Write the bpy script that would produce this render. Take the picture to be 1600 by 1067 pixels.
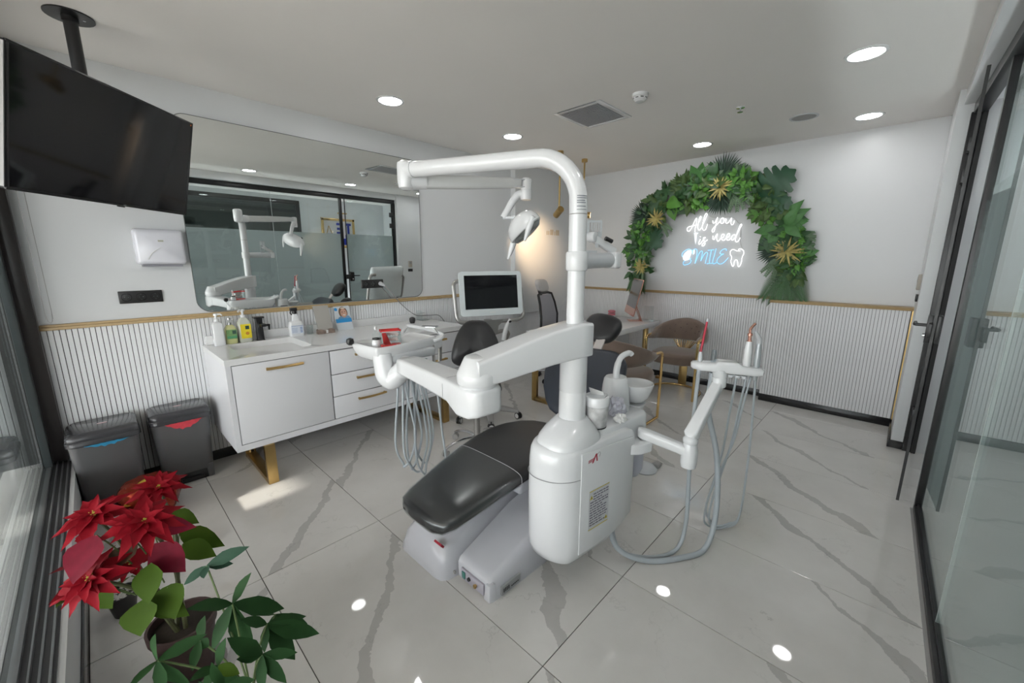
import bpy, bmesh, math, random
from mathutils import Vector, Matrix, Euler

for o in list(bpy.data.objects):
    bpy.data.objects.remove(o, do_unlink=True)
SC = bpy.context.scene
COL = SC.collection
R = math.radians
random.seed(7)

# ------------------------------------------------------------------ camera
CAM_H = 1.47
PITCH, YAW, FPX = R(11.47), R(46.21), 626.1
cd = bpy.data.cameras.new('camera')
cd.sensor_fit = 'HORIZONTAL'
cd.sensor_width = 36.0
cd.lens = FPX / 1600.0 * 36.0
cd.clip_start = 0.02
cd.clip_end = 200
cam = bpy.data.objects.new('camera', cd)
COL.objects.link(cam)
cam.location = (0, 0, CAM_H)
cam.rotation_euler = (math.pi / 2 - PITCH, 0, -YAW)
SC.camera = cam

# ------------------------------------------------------------------ world, sun, exposure
world = bpy.data.worlds.new('world')
SC.world = world
world.use_nodes = True
wn = world.node_tree
bg = wn.nodes['Background']
bg.inputs['Color'].default_value = (0.95, 0.98, 1.0, 1)
bg.inputs['Strength'].default_value = 6.6

SUN_DIR = Vector((1.0, -0.012, -0.43)).normalized()      # direction the light travels
sl = bpy.data.lights.new('sun', 'SUN')
sl.energy = 8.0
sl.color = (1.0, 0.93, 0.82)
sl.angle = R(0.7)
sun = bpy.data.objects.new('sun', sl)
COL.objects.link(sun)
sun.location = (-6, 6, 8)
sun.rotation_euler = SUN_DIR.to_track_quat('-Z', 'Y').to_euler()

DOWNLIGHT = 37.0
SC.view_settings.view_transform = 'Standard'
SC.view_settings.look = 'None'
SC.view_settings.exposure = 0.1
SC.view_settings.gamma = 1.0
SC.view_settings.use_curve_mapping = False

# ------------------------------------------------------------------ materials
MATS = {}

def mat(name, col, rough=0.5, metal=0.0, var=0.04, scale=18.0, bump=0.0, coat=0.0, sheen=0.0, spec=None, emit=None, estr=0.0, alpha=None, trans=0.0, sub=0.0):
    if name in MATS:
        return MATS[name]
    m = bpy.data.materials.new(name)
    m.use_nodes = True
    nt = m.node_tree
    b = nt.nodes['Principled BSDF']
    b.inputs['Roughness'].default_value = rough
    b.inputs['Metallic'].default_value = metal
    if coat:
        b.inputs['Coat Weight'].default_value = coat
        b.inputs['Coat Roughness'].default_value = 0.06
    if sheen:
        b.inputs['Sheen Weight'].default_value = sheen
        b.inputs['Sheen Roughness'].default_value = 0.4
    if spec is not None:
        b.inputs['Specular IOR Level'].default_value = spec
    if trans:
        b.inputs['Transmission Weight'].default_value = trans
    if emit is not None:
        b.inputs['Emission Color'].default_value = (*emit, 1)
        b.inputs['Emission Strength'].default_value = estr
    if alpha is not None:
        b.inputs['Alpha'].default_value = alpha
    tc = nt.nodes.new('ShaderNodeTexCoord')
    nz = nt.nodes.new('ShaderNodeTexNoise')
    nz.inputs['Scale'].default_value = scale
    nz.inputs['Detail'].default_value = 3
    nt.links.new(tc.outputs['Object'], nz.inputs['Vector'])
    mx = nt.nodes.new('ShaderNodeMix')
    mx.data_type = 'RGBA'
    lo = [max(0, c * (1 - var)) for c in col]
    hi = [min(1, c * (1 + var)) for c in col]
    mx.inputs[6].default_value = (*lo, 1)
    mx.inputs[7].default_value = (*hi, 1)
    nt.links.new(nz.outputs['Fac'], mx.inputs[0])
    nt.links.new(mx.outputs[2], b.inputs['Base Color'])
    if bump:
        bp = nt.nodes.new('ShaderNodeBump')
        bp.inputs['Strength'].default_value = bump
        bp.inputs['Distance'].default_value = 0.002
        n2 = nt.nodes.new('ShaderNodeTexNoise')
        n2.inputs['Scale'].default_value = scale * 12
        n2.inputs['Detail'].default_value = 2
        nt.links.new(tc.outputs['Object'], n2.inputs['Vector'])
        nt.links.new(n2.outputs['Fac'], bp.inputs['Height'])
        nt.links.new(bp.outputs['Normal'], b.inputs['Normal'])
    MATS[name] = m
    return m

def thin_glass(name, tint=(0.9, 0.95, 0.94), ior=1.5, rough=0.0, extra=0.0):
    if name in MATS:
        return MATS[name]
    m = bpy.data.materials.new(name)
    m.use_nodes = True
    nt = m.node_tree
    nt.nodes.clear()
    out = nt.nodes.new('ShaderNodeOutputMaterial')
    tr = nt.nodes.new('ShaderNodeBsdfTransparent')
    tr.inputs['Color'].default_value = (*tint, 1)
    gl = nt.nodes.new('ShaderNodeBsdfGlossy')
    gl.inputs['Roughness'].default_value = rough
    gl.inputs['Color'].default_value = (0.95, 1, 1, 1)
    # thin sheet reflectance (Schlick), the same from both faces
    ge = nt.nodes.new('ShaderNodeNewGeometry')
    dt = nt.nodes.new('ShaderNodeVectorMath')
    dt.operation = 'DOT_PRODUCT'
    nt.links.new(ge.outputs['Normal'], dt.inputs[0])
    nt.links.new(ge.outputs['Incoming'], dt.inputs[1])
    def mth(op, a, b, clamp=False):
        x = nt.nodes.new('ShaderNodeMath'); x.operation = op; x.use_clamp = clamp
        for i, v in enumerate((a, b)):
            if isinstance(v, (int, float)): x.inputs[i].default_value = v
            else: nt.links.new(v, x.inputs[i])
        return x.outputs[0]
    f0 = ((ior - 1) / (ior + 1)) ** 2
    om = mth('SUBTRACT', 1.0, mth('ABSOLUTE', dt.outputs['Value'], 0.0))
    ad = mth('ADD', mth('MULTIPLY', mth('POWER', om, 5.0), 1 - f0), f0 + extra, True)
    mx = nt.nodes.new('ShaderNodeMixShader')
    nt.links.new(ad, mx.inputs[0])
    nt.links.new(tr.outputs[0], mx.inputs[1])
    nt.links.new(gl.outputs[0], mx.inputs[2])
    nt.links.new(mx.outputs[0], out.inputs[0])
    MATS[name] = m
    return m

def film_mat(name):
    m = bpy.data.materials.new(name)
    m.use_nodes = True
    nt = m.node_tree
    nt.nodes.clear()
    out = nt.nodes.new('ShaderNodeOutputMaterial')
    tl = nt.nodes.new('ShaderNodeBsdfTranslucent')
    tl.inputs['Color'].default_value = (0.74, 0.77, 0.77, 1)
    df = nt.nodes.new('ShaderNodeBsdfDiffuse')
    df.inputs['Color'].default_value = (0.30, 0.32, 0.325, 1)
    tr = nt.nodes.new('ShaderNodeBsdfTransparent')
    tr.inputs['Color'].default_value = (0.8, 0.85, 0.85, 1)
    a = nt.nodes.new('ShaderNodeMixShader')
    a.inputs[0].default_value = 0.45
    nt.links.new(tl.outputs[0], a.inputs[1])
    nt.links.new(df.outputs[0], a.inputs[2])
    b = nt.nodes.new('ShaderNodeMixShader')
    b.inputs[0].default_value = 0.18
    nt.links.new(a.outputs[0], b.inputs[1])
    nt.links.new(tr.outputs[0], b.inputs[2])
    nt.links.new(b.outputs[0], out.inputs[0])
    MATS[name] = m
    return m

def emis(name, col, s):
    if name in MATS:
        return MATS[name]
    m = bpy.data.materials.new(name)
    m.use_nodes = True
    nt = m.node_tree
    nt.nodes.clear()
    out = nt.nodes.new('ShaderNodeOutputMaterial')
    e = nt.nodes.new('ShaderNodeEmission')
    e.inputs['Color'].default_value = (*col, 1)
    e.inputs['Strength'].default_value = s
    nt.links.new(e.outputs[0], out.inputs[0])
    MATS[name] = m
    return m

def marble_mat():
    m = bpy.data.materials.new('marble_tile')
    m.use_nodes = True
    nt = m.node_tree
    N = nt.nodes
    L = nt.links
    b = N['Principled BSDF']
    b.inputs['Roughness'].default_value = 0.03
    b.inputs['Specular IOR Level'].default_value = 0.55
    tc = N.new('ShaderNodeTexCoord')
    oi = N.new('ShaderNodeObjectInfo')
    cm = N.new('ShaderNodeCombineXYZ')
    mu = N.new('ShaderNodeMath'); mu.operation = 'MULTIPLY'; mu.inputs[1].default_value = 37.0
    L.new(oi.outputs['Random'], mu.inputs[0])
    L.new(mu.outputs[0], cm.inputs[0]); L.new(mu.outputs[0], cm.inputs[2])
    add = N.new('ShaderNodeVectorMath'); add.operation = 'ADD'
    L.new(tc.outputs['Object'], add.inputs[0]); L.new(cm.outputs[0], add.inputs[1])
    # broad cloud
    n1 = N.new('ShaderNodeTexNoise'); n1.inputs['Scale'].default_value = 2.2; n1.inputs['Detail'].default_value = 6; n1.inputs['Roughness'].default_value = 0.6
    L.new(add.outputs[0], n1.inputs['Vector'])
    cr = N.new('ShaderNodeValToRGB')
    cr.color_ramp.elements[0].position = 0.3; cr.color_ramp.elements[0].color = (0.61, 0.595, 0.575, 1)
    cr.color_ramp.elements[1].position = 0.7; cr.color_ramp.elements[1].color = (0.70, 0.685, 0.665, 1)
    L.new(n1.outputs['Fac'], cr.inputs[0])
    # distorted vein: distance to a diagonal line per tile
    n2 = N.new('ShaderNodeTexNoise'); n2.inputs['Scale'].default_value = 3.0; n2.inputs['Detail'].default_value = 7; n2.inputs['Roughness'].default_value = 0.62
    L.new(add.outputs[0], n2.inputs['Vector'])
    sep = N.new('ShaderNodeSeparateXYZ'); L.new(tc.outputs['Object'], sep.inputs[0])
    def math_(op, a, bb, clamp=False):
        x = N.new('ShaderNodeMath'); x.operation = op; x.use_clamp = clamp
        for i, v in enumerate((a, bb)):
            if v is None: continue
            if isinstance(v, (int, float)): x.inputs[i].default_value = v
            else: L.new(v, x.inputs[i])
        return x.outputs[0]
    warp = math_('MULTIPLY', math_('SUBTRACT', n2.outputs['Fac'], 0.5), 0.30)
    off = math_('MULTIPLY', math_('SUBTRACT', oi.outputs['Random'], 0.5), 1.1)
    line = math_('ADD', math_('ADD', sep.outputs[0], math_('MULTIPLY', sep.outputs[1], -0.83)), math_('ADD', warp, off))
    dist = math_('ABSOLUTE', line, None)
    n3 = N.new('ShaderNodeTexNoise'); n3.inputs['Scale'].default_value = 1.6; n3.inputs['Detail'].default_value = 2
    L.new(add.outputs[0], n3.inputs['Vector'])
    wid = math_('MULTIPLY', n3.outputs['Fac'], 0.095)
    vein = math_('SUBTRACT', 1.0, math_('DIVIDE', dist, math_('SUBTRACT', wid, 0.016)), True)
    soft = math_('MULTIPLY', math_('GREATER_THAN', vein, 0.05), math_('ADD', math_('MULTIPLY', n2.outputs['Fac'], 0.5), 0.35))
    # thin hairline veins
    n4 = N.new('ShaderNodeTexNoise'); n4.inputs['Scale'].default_value = 2.4; n4.inputs['Detail'].default_value = 9; n4.inputs['Roughness'].default_value = 0.58
    L.new(add.outputs[0], n4.inputs['Vector'])
    hair = math_('SUBTRACT', 1.0, math_('MULTIPLY', math_('ABSOLUTE', math_('SUBTRACT', n4.outputs['Fac'], 0.53), None), 170.0), True)
    n5 = N.new('ShaderNodeTexNoise'); n5.inputs['Scale'].default_value = 3.5
    L.new(add.outputs[0], n5.inputs['Vector'])
    hair = math_('MULTIPLY', hair, math_('MULTIPLY', math_('SUBTRACT', n5.outputs['Fac'], 0.46), 4.0, True))
    tot = math_('ADD', math_('MULTIPLY', soft, 0.8), math_('MULTIPLY', hair, 0.45), True)
    mx = N.new('ShaderNodeMix'); mx.data_type = 'RGBA'
    mx.inputs[7].default_value = (0.29, 0.28, 0.275, 1)
    L.new(tot, mx.inputs[0]); L.new(cr.outputs[0], mx.inputs[6])
    L.new(mx.outputs[2], b.inputs['Base Color'])
    MATS['marble_tile'] = m
    return m

W_WALL = mat('wall_paint', (0.69, 0.705, 0.72), 0.35, var=0.02, scale=2.0)
W_CEIL = mat('ceiling_paint', (0.87, 0.845, 0.82), 0.7, var=0.03, scale=1.5)
SLAT = mat('slat_white', (0.82, 0.83, 0.85), 0.35, var=0.02)
GROOVE = mat('groove_grey', (0.06, 0.06, 0.063), 0.7)
GROOVEB = mat('groove_pale', (0.20, 0.20, 0.205), 0.7)
WOOD = mat('trim_gold_oak', (0.46, 0.33, 0.17), 0.4, var=0.15, scale=30)
BLACKG = mat('black_gloss', (0.018, 0.018, 0.02), 0.18)
FRAME = mat('black_aluminium', (0.016, 0.016, 0.018), 0.35, var=0.1)
FRAMEB = mat('brown_black_aluminium', (0.030, 0.026, 0.026), 0.3, var=0.1)
ALU = mat('rail_aluminium', (0.32, 0.33, 0.34), 0.35, 0.8)
MARBLE = marble_mat()
GROUT = mat('grout', (0.09, 0.085, 0.08), 0.8)
SILL = mat('sill_stone', (0.52, 0.53, 0.52), 0.35)
GLASS = thin_glass('clear_glass', (0.93, 0.96, 0.95), 1.5)
GLASSW = thin_glass('window_glass', (0.94, 0.95, 0.95), 1.52)
FILM = film_mat('frosted_film')
MIRROR = mat('mirror_silver', (0.88, 0.91, 0.90), 0.0, 1.0, var=0.0)
PLASTIC = mat('white_plastic', (0.76, 0.77, 0.785), 0.22, coat=0.35, var=0.015)
PLASTIC2 = mat('grey_white_plastic', (0.60, 0.62, 0.645), 0.3, coat=0.2, var=0.02)
LACQ = mat('white_lacquer', (0.74, 0.745, 0.77), 0.25, coat=0.2, var=0.015, scale=4)
QUARTZ = mat('white_quartz', (0.78, 0.785, 0.79), 0.12, var=0.03, scale=60)
LEATHER = mat('black_leather', (0.022, 0.022, 0.024), 0.38, var=0.1, bump=0.25, scale=30)
LEATHERB = mat('blue_black_leather', (0.026, 0.032, 0.045), 0.38, var=0.1, bump=0.25, scale=30)
GOLD = mat('brushed_gold', (0.52, 0.36, 0.15), 0.3, 1.0, var=0.12, scale=25)
GOLDP = mat('polished_gold', (0.80, 0.55, 0.24), 0.12, 1.0, var=0.05)
COPPER = mat('rose_copper', (0.72, 0.38, 0.30), 0.25, 0.8)
CHROME = mat('chrome', (0.75, 0.76, 0.78), 0.1, 1.0, var=0.02)
STEEL = mat('grey_steel', (0.40, 0.39, 0.38), 0.35, 0.85, var=0.05)
GREYM = mat('grey_plastic', (0.34, 0.335, 0.33), 0.4)
HOSE = mat('grey_hose', (0.42, 0.46, 0.49), 0.4)
BLACKP = mat('black_plastic', (0.015, 0.015, 0.016), 0.35)
SCREEN = mat('screen_glass', (0.008, 0.008, 0.010), 0.06)
VELVET = mat('taupe_velvet', (0.20, 0.145, 0.115), 0.8, sheen=0.6, var=0.25, scale=9)
MESHF = mat('grey_mesh', (0.40, 0.40, 0.44), 0.7)
PAPER = mat('paper_white', (0.74, 0.74, 0.73), 0.7)
REDP = mat('red_plastic', (0.70, 0.05, 0.05), 0.25)
REDC = thin_glass('red_clear', (1.0, 0.55, 0.52), 1.45)
ACRYL = thin_glass('acrylic', (0.94, 0.96, 0.96), 1.45)
BIN = mat('smoked_bin', (0.085, 0.085, 0.088), 0.35, var=0.2, scale=5)
BINLID = mat('bin_lid', (0.045, 0.045, 0.05), 0.16)
EMW = emis('downlight_white', (1.0, 0.99, 0.98), DOWNLIGHT)
NEONW = emis('neon_white', (1.0, 1.0, 1.0), 1.9)
NEONB = emis('neon_blue', (0.25, 0.62, 1.0), 1.6)

# ------------------------------------------------------------------ mesh builder
class MB:
    def __init__(s):
        s.v = []; s.f = []
    def add(s, vs, fs):
        n = len(s.v)
        s.v += [tuple(v) for v in vs]
        s.f += [tuple(i + n for i in f) for f in fs]
        return s
    def box(s, x0, x1, y0, y1, z0, z1):
        vs = [(x, y, z) for z in (z0, z1) for y in (y0, y1) for x in (x0, x1)]
        return s.add(vs, [(0, 2, 3, 1), (4, 5, 7, 6), (0, 1, 5, 4), (2, 6, 7, 3), (0, 4, 6, 2), (1, 3, 7, 5)])
    def obox(s, c, sx, sy, sz, M=None):
        m = MB().box(-sx / 2, sx / 2, -sy / 2, sy / 2, -sz / 2, sz / 2)
        M = M or Matrix.Identity(3)
        return s.add([Vector(c) + M @ Vector(v) for v in m.v], m.f)
    def bar(s, a, b, w, h, up=(0, 0, 1)):
        a, b = Vector(a), Vector(b)
        d = (b - a); L = d.length; d.normalize()
        up = Vector(up)
        side = d.cross(up)
        if side.length < 1e-4: side = d.cross(Vector((1, 0, 0)))
        side.normalize(); u = side.cross(d)
        M = Matrix((d, side, u)).transposed()
        return s.obox((a + b) / 2, L, w, h, M)
    def loft(s, secs, cap=True, closed=False):
        n = len(secs[0]); base = len(s.v)
        for q in secs: s.v += [tuple(p) for p in q]
        k = len(secs)
        for i in range(k if closed else k - 1):
            a = base + i * n; b = base + ((i + 1) % k) * n
            for j in range(n):
                j2 = (j + 1) % n
                s.f.append((a + j, a + j2, b + j2, b + j))
        if cap and not closed:
            s.f.append(tuple(base + j for j in reversed(range(n))))
            s.f.append(tuple(base + (k - 1) * n + j for j in range(n)))
        return s
    def tube(s, pts, r, n=10, closed=False, cap=True, flat=1.0):
        P = [Vector(p) for p in pts]; k = len(P)
        rr = r if isinstance(r, (list, tuple)) else [r] * k
        secs = []; prev = None
        for i in range(k):
            if closed: t = P[(i + 1) % k] - P[i - 1]
            else: t = P[min(i + 1, k - 1)] - P[max(i - 1, 0)]
            if t.length < 1e-9: t = Vector((0, 0, 1))
            t.normalize()
            if prev is None:
                prev = Vector((0, 0, 1)) if abs(t.z) < 0.9 else Vector((1, 0, 0))
            u = prev - t * prev.dot(t)
            if u.length < 1e-6: u = Vector((1, 0, 0)) - t * t.x
            u.normalize(); w = t.cross(u); prev = u
            secs.append([P[i] + (u * math.cos(2 * math.pi * j / n) * flat + w * math.sin(2 * math.pi * j / n)) * rr[i] for j in range(n)])
        return s.loft(secs, cap, closed)
    def lathe(s, prof, c=(0, 0, 0), n=24, M=None, cap=True):
        M = M or Matrix.Identity(3); c = Vector(c)
        secs = [[c + M @ Vector((r * math.cos(2 * math.pi * j / n), r * math.sin(2 * math.pi * j / n), z)) for j in range(n)] for r, z in prof]
        return s.loft(secs, cap)
    def cyl(s, a, b, r, n=16, r2=None):
        return s.tube([a, b], [r, r if r2 is None else r2], n)
    def prism(s, poly, fn, t0, t1):
        """poly 2-D, fn(u,v,t)->3-D"""
        return s.loft([[fn(u, v, t0) for u, v in poly], [fn(u, v, t1) for u, v in poly]])
    def xf(s, M):
        s.v = [tuple(M @ Vector(v)) for v in s.v]
        return s

def spline(pts, n=6, closed=False):
    P = [Vector(p) for p in pts]; k = len(P); out = []
    rng = range(k) if closed else range(k - 1)
    for i in rng:
        if closed: p0, p1, p2, p3 = P[i - 1], P[i], P[(i + 1) % k], P[(i + 2) % k]
        else: p0, p1, p2, p3 = P[max(i - 1, 0)], P[i], P[i + 1], P[min(i + 2, k - 1)]
        for j in range(n):
            t = j / n
            out.append(0.5 * ((2 * p1) + (p2 - p0) * t + (2 * p0 - 5 * p1 + 4 * p2 - p3) * t * t + (3 * p1 - p0 - 3 * p2 + p3) * t ** 3))
    if not closed: out.append(P[-1])
    return out

def rrect(w, h, r, n=5, cx=0, cy=0):
    out = []
    for sx, sy, a0 in ((1, 1, 0), (-1, 1, 90), (-1, -1, 180), (1, -1, 270)):
        for i in range(n + 1):
            a = R(a0 + 90 * i / n)
            out.append((cx + sx * (w / 2 - r) + r * math.cos(a), cy + sy * (h / 2 - r) + r * math.sin(a)))
    return out

def sellipse(a, b, p=3.0, n=28):
    out = []
    for i in range(n):
        t = 2 * math.pi * i / n
        c, s_ = math.cos(t), math.sin(t)
        out.append((a * math.copysign(abs(c) ** (2 / p), c), b * math.copysign(abs(s_) ** (2 / p), s_)))
    return out

WM = {}
def wm(o):
    return WM.get(o.name, Matrix.Identity(4)) if o else Matrix.Identity(4)

def make_mesh(name, mb, m, bevel=0.0, seg=2, smooth=35, local=None, dbl=True):
    me = bpy.data.meshes.new(name)
    v = mb.v
    if local is not None:
        inv = local.inverted()
        v = [tuple(inv @ Vector(p)) for p in v]
    me.from_pydata(v, [], mb.f)
    bm = bmesh.new(); bm.from_mesh(me)
    if dbl: bmesh.ops.remove_doubles(bm, verts=bm.verts, dist=1e-6)
    bmesh.ops.recalc_face_normals(bm, faces=bm.faces)
    if bevel > 0:
        es = [e for e in bm.edges if len(e.link_faces) == 2 and e.calc_face_angle(0) > R(30)]
        bmesh.ops.bevel(bm, geom=es, offset=bevel, segments=seg, affect='EDGES', profile=0.5, clamp_overlap=True)
    bm.to_mesh(me); bm.free()
    if smooth:
        for p in me.polygons: p.use_smooth = True
        me.set_sharp_from_angle(angle=R(smooth))
    for mm in (m if isinstance(m, (list, tuple)) else [m]):
        me.materials.append(mm)
    return me

def tag(o, label=None, cat=None, group=None, kind=None):
    if label: o['label'] = label
    if cat: o['category'] = cat
    if group: o['group'] = group
    if kind: o['kind'] = kind
    return o

def thing(name, label, cat, loc=(0, 0, 0), rz=0.0, group=None, M=None):
    o = bpy.data.objects.new(name, None)
    COL.objects.link(o)
    o.empty_display_size = 0.05
    if M is None:
        M = Matrix.Translation(Vector(loc)) @ Matrix.Rotation(rz, 4, 'Z')
    o.matrix_world = M
    o.location = M.to_translation(); o.rotation_euler = M.to_euler()
    WM[o.name] = M.copy()
    return tag(o, label, cat, group)

def part(name, mb, m, parent=None, bevel=0.0, seg=2, smooth=35, world=True, label=None, kind=None, dbl=True):
    """mesh part; world=True: vertices are world coordinates"""
    pm = wm(parent)
    me = make_mesh(name, mb, m, bevel, seg, smooth, pm if world else None, dbl)
    o = bpy.data.objects.new(name, me)
    COL.objects.link(o)
    if parent: o.parent = parent
    WM[o.name] = pm.copy()
    return tag(o, label, None, None, kind)

def solid(name, mb, m, label, cat, group=None, bevel=0.0, seg=2, smooth=35, base=None):
    """a thing that is a single mesh; origin moved to its base"""
    if base is None:
        xs = [v[0] for v in mb.v]; ys = [v[1] for v in mb.v]; zs = [v[2] for v in mb.v]
        base = ((min(xs) + max(xs)) / 2, (min(ys) + max(ys)) / 2, min(zs))
    M = Matrix.Translation(Vector(base))
    me = make_mesh(name, mb, m, bevel, seg, smooth, M)
    o = bpy.data.objects.new(name, me)
    COL.objects.link(o)
    o.location = base
    WM[o.name] = M
    return tag(o, label, cat, group)

def struct(name, mb, m, label=None, parent=None, bevel=0.0, smooth=35):
    o = part(name, mb, m, parent, bevel, smooth=smooth)
    return tag(o, label, None, None, 'structure' if not parent else None)

def inst(name, me, parent, loc, rot=(0, 0, 0), scale=(1, 1, 1)):
    o = bpy.data.objects.new(name, me)
    COL.objects.link(o)
    o.parent = parent
    o.location = loc; o.rotation_euler = rot; o.scale = scale
    return o

def text_mb(body, size, fn, depth=0.001):
    """built-in font text as a mesh builder, fn(x,y,z) -> world"""
    cu = bpy.data.curves.new('txt', 'FONT')
    cu.body = body; cu.size = size; cu.extrude = depth; cu.resolution_u = 2
    ob = bpy.data.objects.new('txt', cu); COL.objects.link(ob)
    dg = bpy.context.evaluated_depsgraph_get()
    me = bpy.data.meshes.new_from_object(ob.evaluated_get(dg))
    mb = MB().add([fn(*v.co) for v in me.vertices], [tuple(p.vertices) for p in me.polygons])
    bpy.data.objects.remove(ob, do_unlink=True); bpy.data.meshes.remove(me); bpy.data.curves.remove(cu)
    return mb

# measured rays of the photograph, used to read positions on known planes
_f = Vector((math.cos(PITCH) * math.sin(YAW), math.cos(PITCH) * math.cos(YAW), -math.sin(PITCH)))
_r = Vector((math.cos(YAW), -math.sin(YAW), 0))
_u = _r.cross(_f)
def on_plane(px, py, axis, val):
    d = _r * ((px - 800) / FPX) - _u * ((py - 533.5) / FPX) + _f
    i = 'xyz'.index(axis)
    o = Vector((0, 0, CAM_H))
    return o + d * ((val - o[i]) / d[i])

# ================================================================== ROOM
CEIL = 2.60
YA = 3.54           # mirror wall
XB = 4.94           # far wall (left part), right part stands proud at XB2
XB2 = 4.81
# floor: grout bed with separate marble tiles
fl = struct('floor', MB().box(-0.215, 5.1, -1.75, 3.6, -0.06, -0.004), GROUT, 'floor of polished pale marble tiles')
xs = [-0.205, 0.36, 0.954, 1.548, 2.142, 2.736, 3.33, 3.924, 4.518, 5.09]
ys = [-1.683, -0.463, 0.757, 1.977, 3.197, 3.56]
G = 0.0016
tile_cache = {}
for i in range(len(xs) - 1):
    for j in range(len(ys) - 1):
        w, h = round(xs[i + 1] - xs[i] - 2 * G, 4), round(ys[j + 1] - ys[j] - 2 * G, 4)
        if (w, h) not in tile_cache:
            tile_cache[(w, h)] = make_mesh('tile', MB().box(-w / 2, w / 2, -h / 2, h / 2, -0.004, 0.0), MARBLE, 0.0006, 1)
        inst('tile', tile_cache[(w, h)], fl, ((xs[i] + xs[i + 1]) / 2, (ys[j] + ys[j + 1]) / 2, 0))
# ceiling
ce = struct('ceiling', MB().box(-0.6, 5.2, -4.6, 3.7, CEIL, CEIL + 0.15), W_CEIL, 'smooth white painted ceiling')
# walls
wl = struct('wall_left', MB().box(-0.36, 5.2, YA, YA + 0.14, -0.05, CEIL), W_WALL, 'white wall with mirror and slatted wainscot')
wb = struct('wall_back', MB().box(XB, XB + 0.16, 0.93, YA + 0.05, -0.05, CEIL).box(XB, XB + 0.16, -0.36, 0.93, -0.05, CEIL).box(XB2, XB, -0.36, 0.93, -0.05, 1.046), W_WALL, 'white far wall with slatted wainscot')
wr = struct('wall_right', MB().box(4.27, XB + 0.02, -0.36, -0.12, -0.05, CEIL), W_WALL, 'white pier beside the glass door')
# header above partition
hd = struct('trim_5', MB().box(-0.5, 4.28, -0.42, -0.15, 2.50, CEIL), W_WALL, 'white header above the glass partition')
# ---- wainscot slats
PITCH_S = 0.0246
SZ0, SZ1 = 0.075, 1.068
bk = part('backing', MB().box(-0.24, 3.70, YA - 0.003, YA + 0.001, 0.05, 1.075).box(3.70, XB, YA - 0.003, YA + 0.001, 0.05, 1.075), GROOVE, wl)
slat_me = make_mesh('slat', MB().box(-0.0106, 0.0106, -0.011, 0.0, SZ0, SZ1), SLAT, 0.0008, 1)
x = -0.228
while x < XB - 0.02:
    inst('slat', slat_me, wl, (x, YA - 0.003, 0))
    x += PITCH_S
part('backing', MB().box(XB - 0.003, XB + 0.001, 0.93, YA, 0.05, 1.075).box(XB2 - 0.003, XB2 + 0.001, -0.12, 0.93, 0.05, 1.055), GROOVEB, wb)
slat_b = make_mesh('slat', MB().box(-0.011, 0.0, -0.0110, 0.0110, SZ0, SZ1), SLAT, 0.0008, 1)
y = YA - 0.03
while y > 0.945:
    inst('slat', slat_b, wb, (XB - 0.003, y, 0)); y -= PITCH_S
slat_c = make_mesh('slat', MB().box(-0.011, 0.0, -0.0110, 0.0110, SZ0, 1.045), SLAT, 0.0008, 1)
y = 0.916
while y > -0.105:
    inst('slat', slat_c, wb, (XB2 - 0.003, y, 0)); y -= PITCH_S
# trim rails
struct('trim_1', MB().box(-0.24, 3.68, YA - 0.035, YA, 1.070, 1.088).box(-0.24, 3.68, YA - 0.022, YA, 1.086, 1.102), WOOD, 'golden oak rail on top of the left wainscot', bevel=0.004)
struct('trim_2', MB().box(XB - 0.035, XB, 0.93, YA, 1.070, 1.086).box(XB - 0.022, XB, 0.93, YA, 1.086, 1.100), WOOD, 'golden oak rail on the far wainscot', bevel=0.004)
struct('trim_3', MB().box(XB2 - 0.030, XB, -0.12, 0.935, 1.046, 1.060).box(XB2 - 0.02, XB, -0.12, 0.935, 1.060, 1.072), WOOD, 'golden oak rail on the proud part of the far wainscot', bevel=0.004)
struct('trim_4', MB().box(XB2 - 0.016, XB2, -0.128, -0.112, 0.07, 1.046), GOLD, 'thin edge strip at the wainscot end')
# baseboards
struct('baseboard_left', MB().box(-0.24, XB, YA - 0.016, YA, 0.0, 0.072), BLACKG, 'black gloss skirting of the left wall', bevel=0.002)
struct('baseboard_back', MB().box(XB - 0.016, XB, 0.93, YA, 0.0, 0.072).box(XB2 - 0.016, XB2, -0.12, 0.93, 0, 0.072), BLACKG, 'black gloss skirting of the far wall', bevel=0.002)
struct('baseboard_right', MB().box(4.254, 4.82, -0.12, -0.106, 0, 0.06).box(4.254, 4.27, -0.27, -0.106, 0, 0.06), BLACKG, 'black gloss skirting around the pier', bevel=0.002)

# ---- proud wall board with rounded lower corner
bx0, bx1, by, bz0 = 3.67, 4.80, 3.464, 0.80
poly = [(bx0, CEIL), (bx0, bz0)]
rr = 0.30
for i in range(13):
    a = R(-90 + 90 * i / 12)
    poly.append((bx1 - rr + rr * math.cos(a), bz0 + rr + rr * math.sin(a)))
poly.append((bx1, CEIL))
wbd = struct('wall_panel', MB().prism(poly, lambda u, v, t: Vector((u, t, v)), by, YA), W_WALL, 'proud white wall board with a rounded lower corner')
gl_ = MB()
for k, (dx, hh) in enumerate(((0, .05), (.035, .05), (.075, .07), (.10, .07), (.125, .07), (.165, .05), (.20, .07), (.225, .07), (.25, .07))):
    gl_.box(4.28 + dx, 4.288 + dx, by - 0.003, by, 1.80, 1.80 + hh)
part('gold_lettering', gl_, GOLD, wbd)

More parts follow.
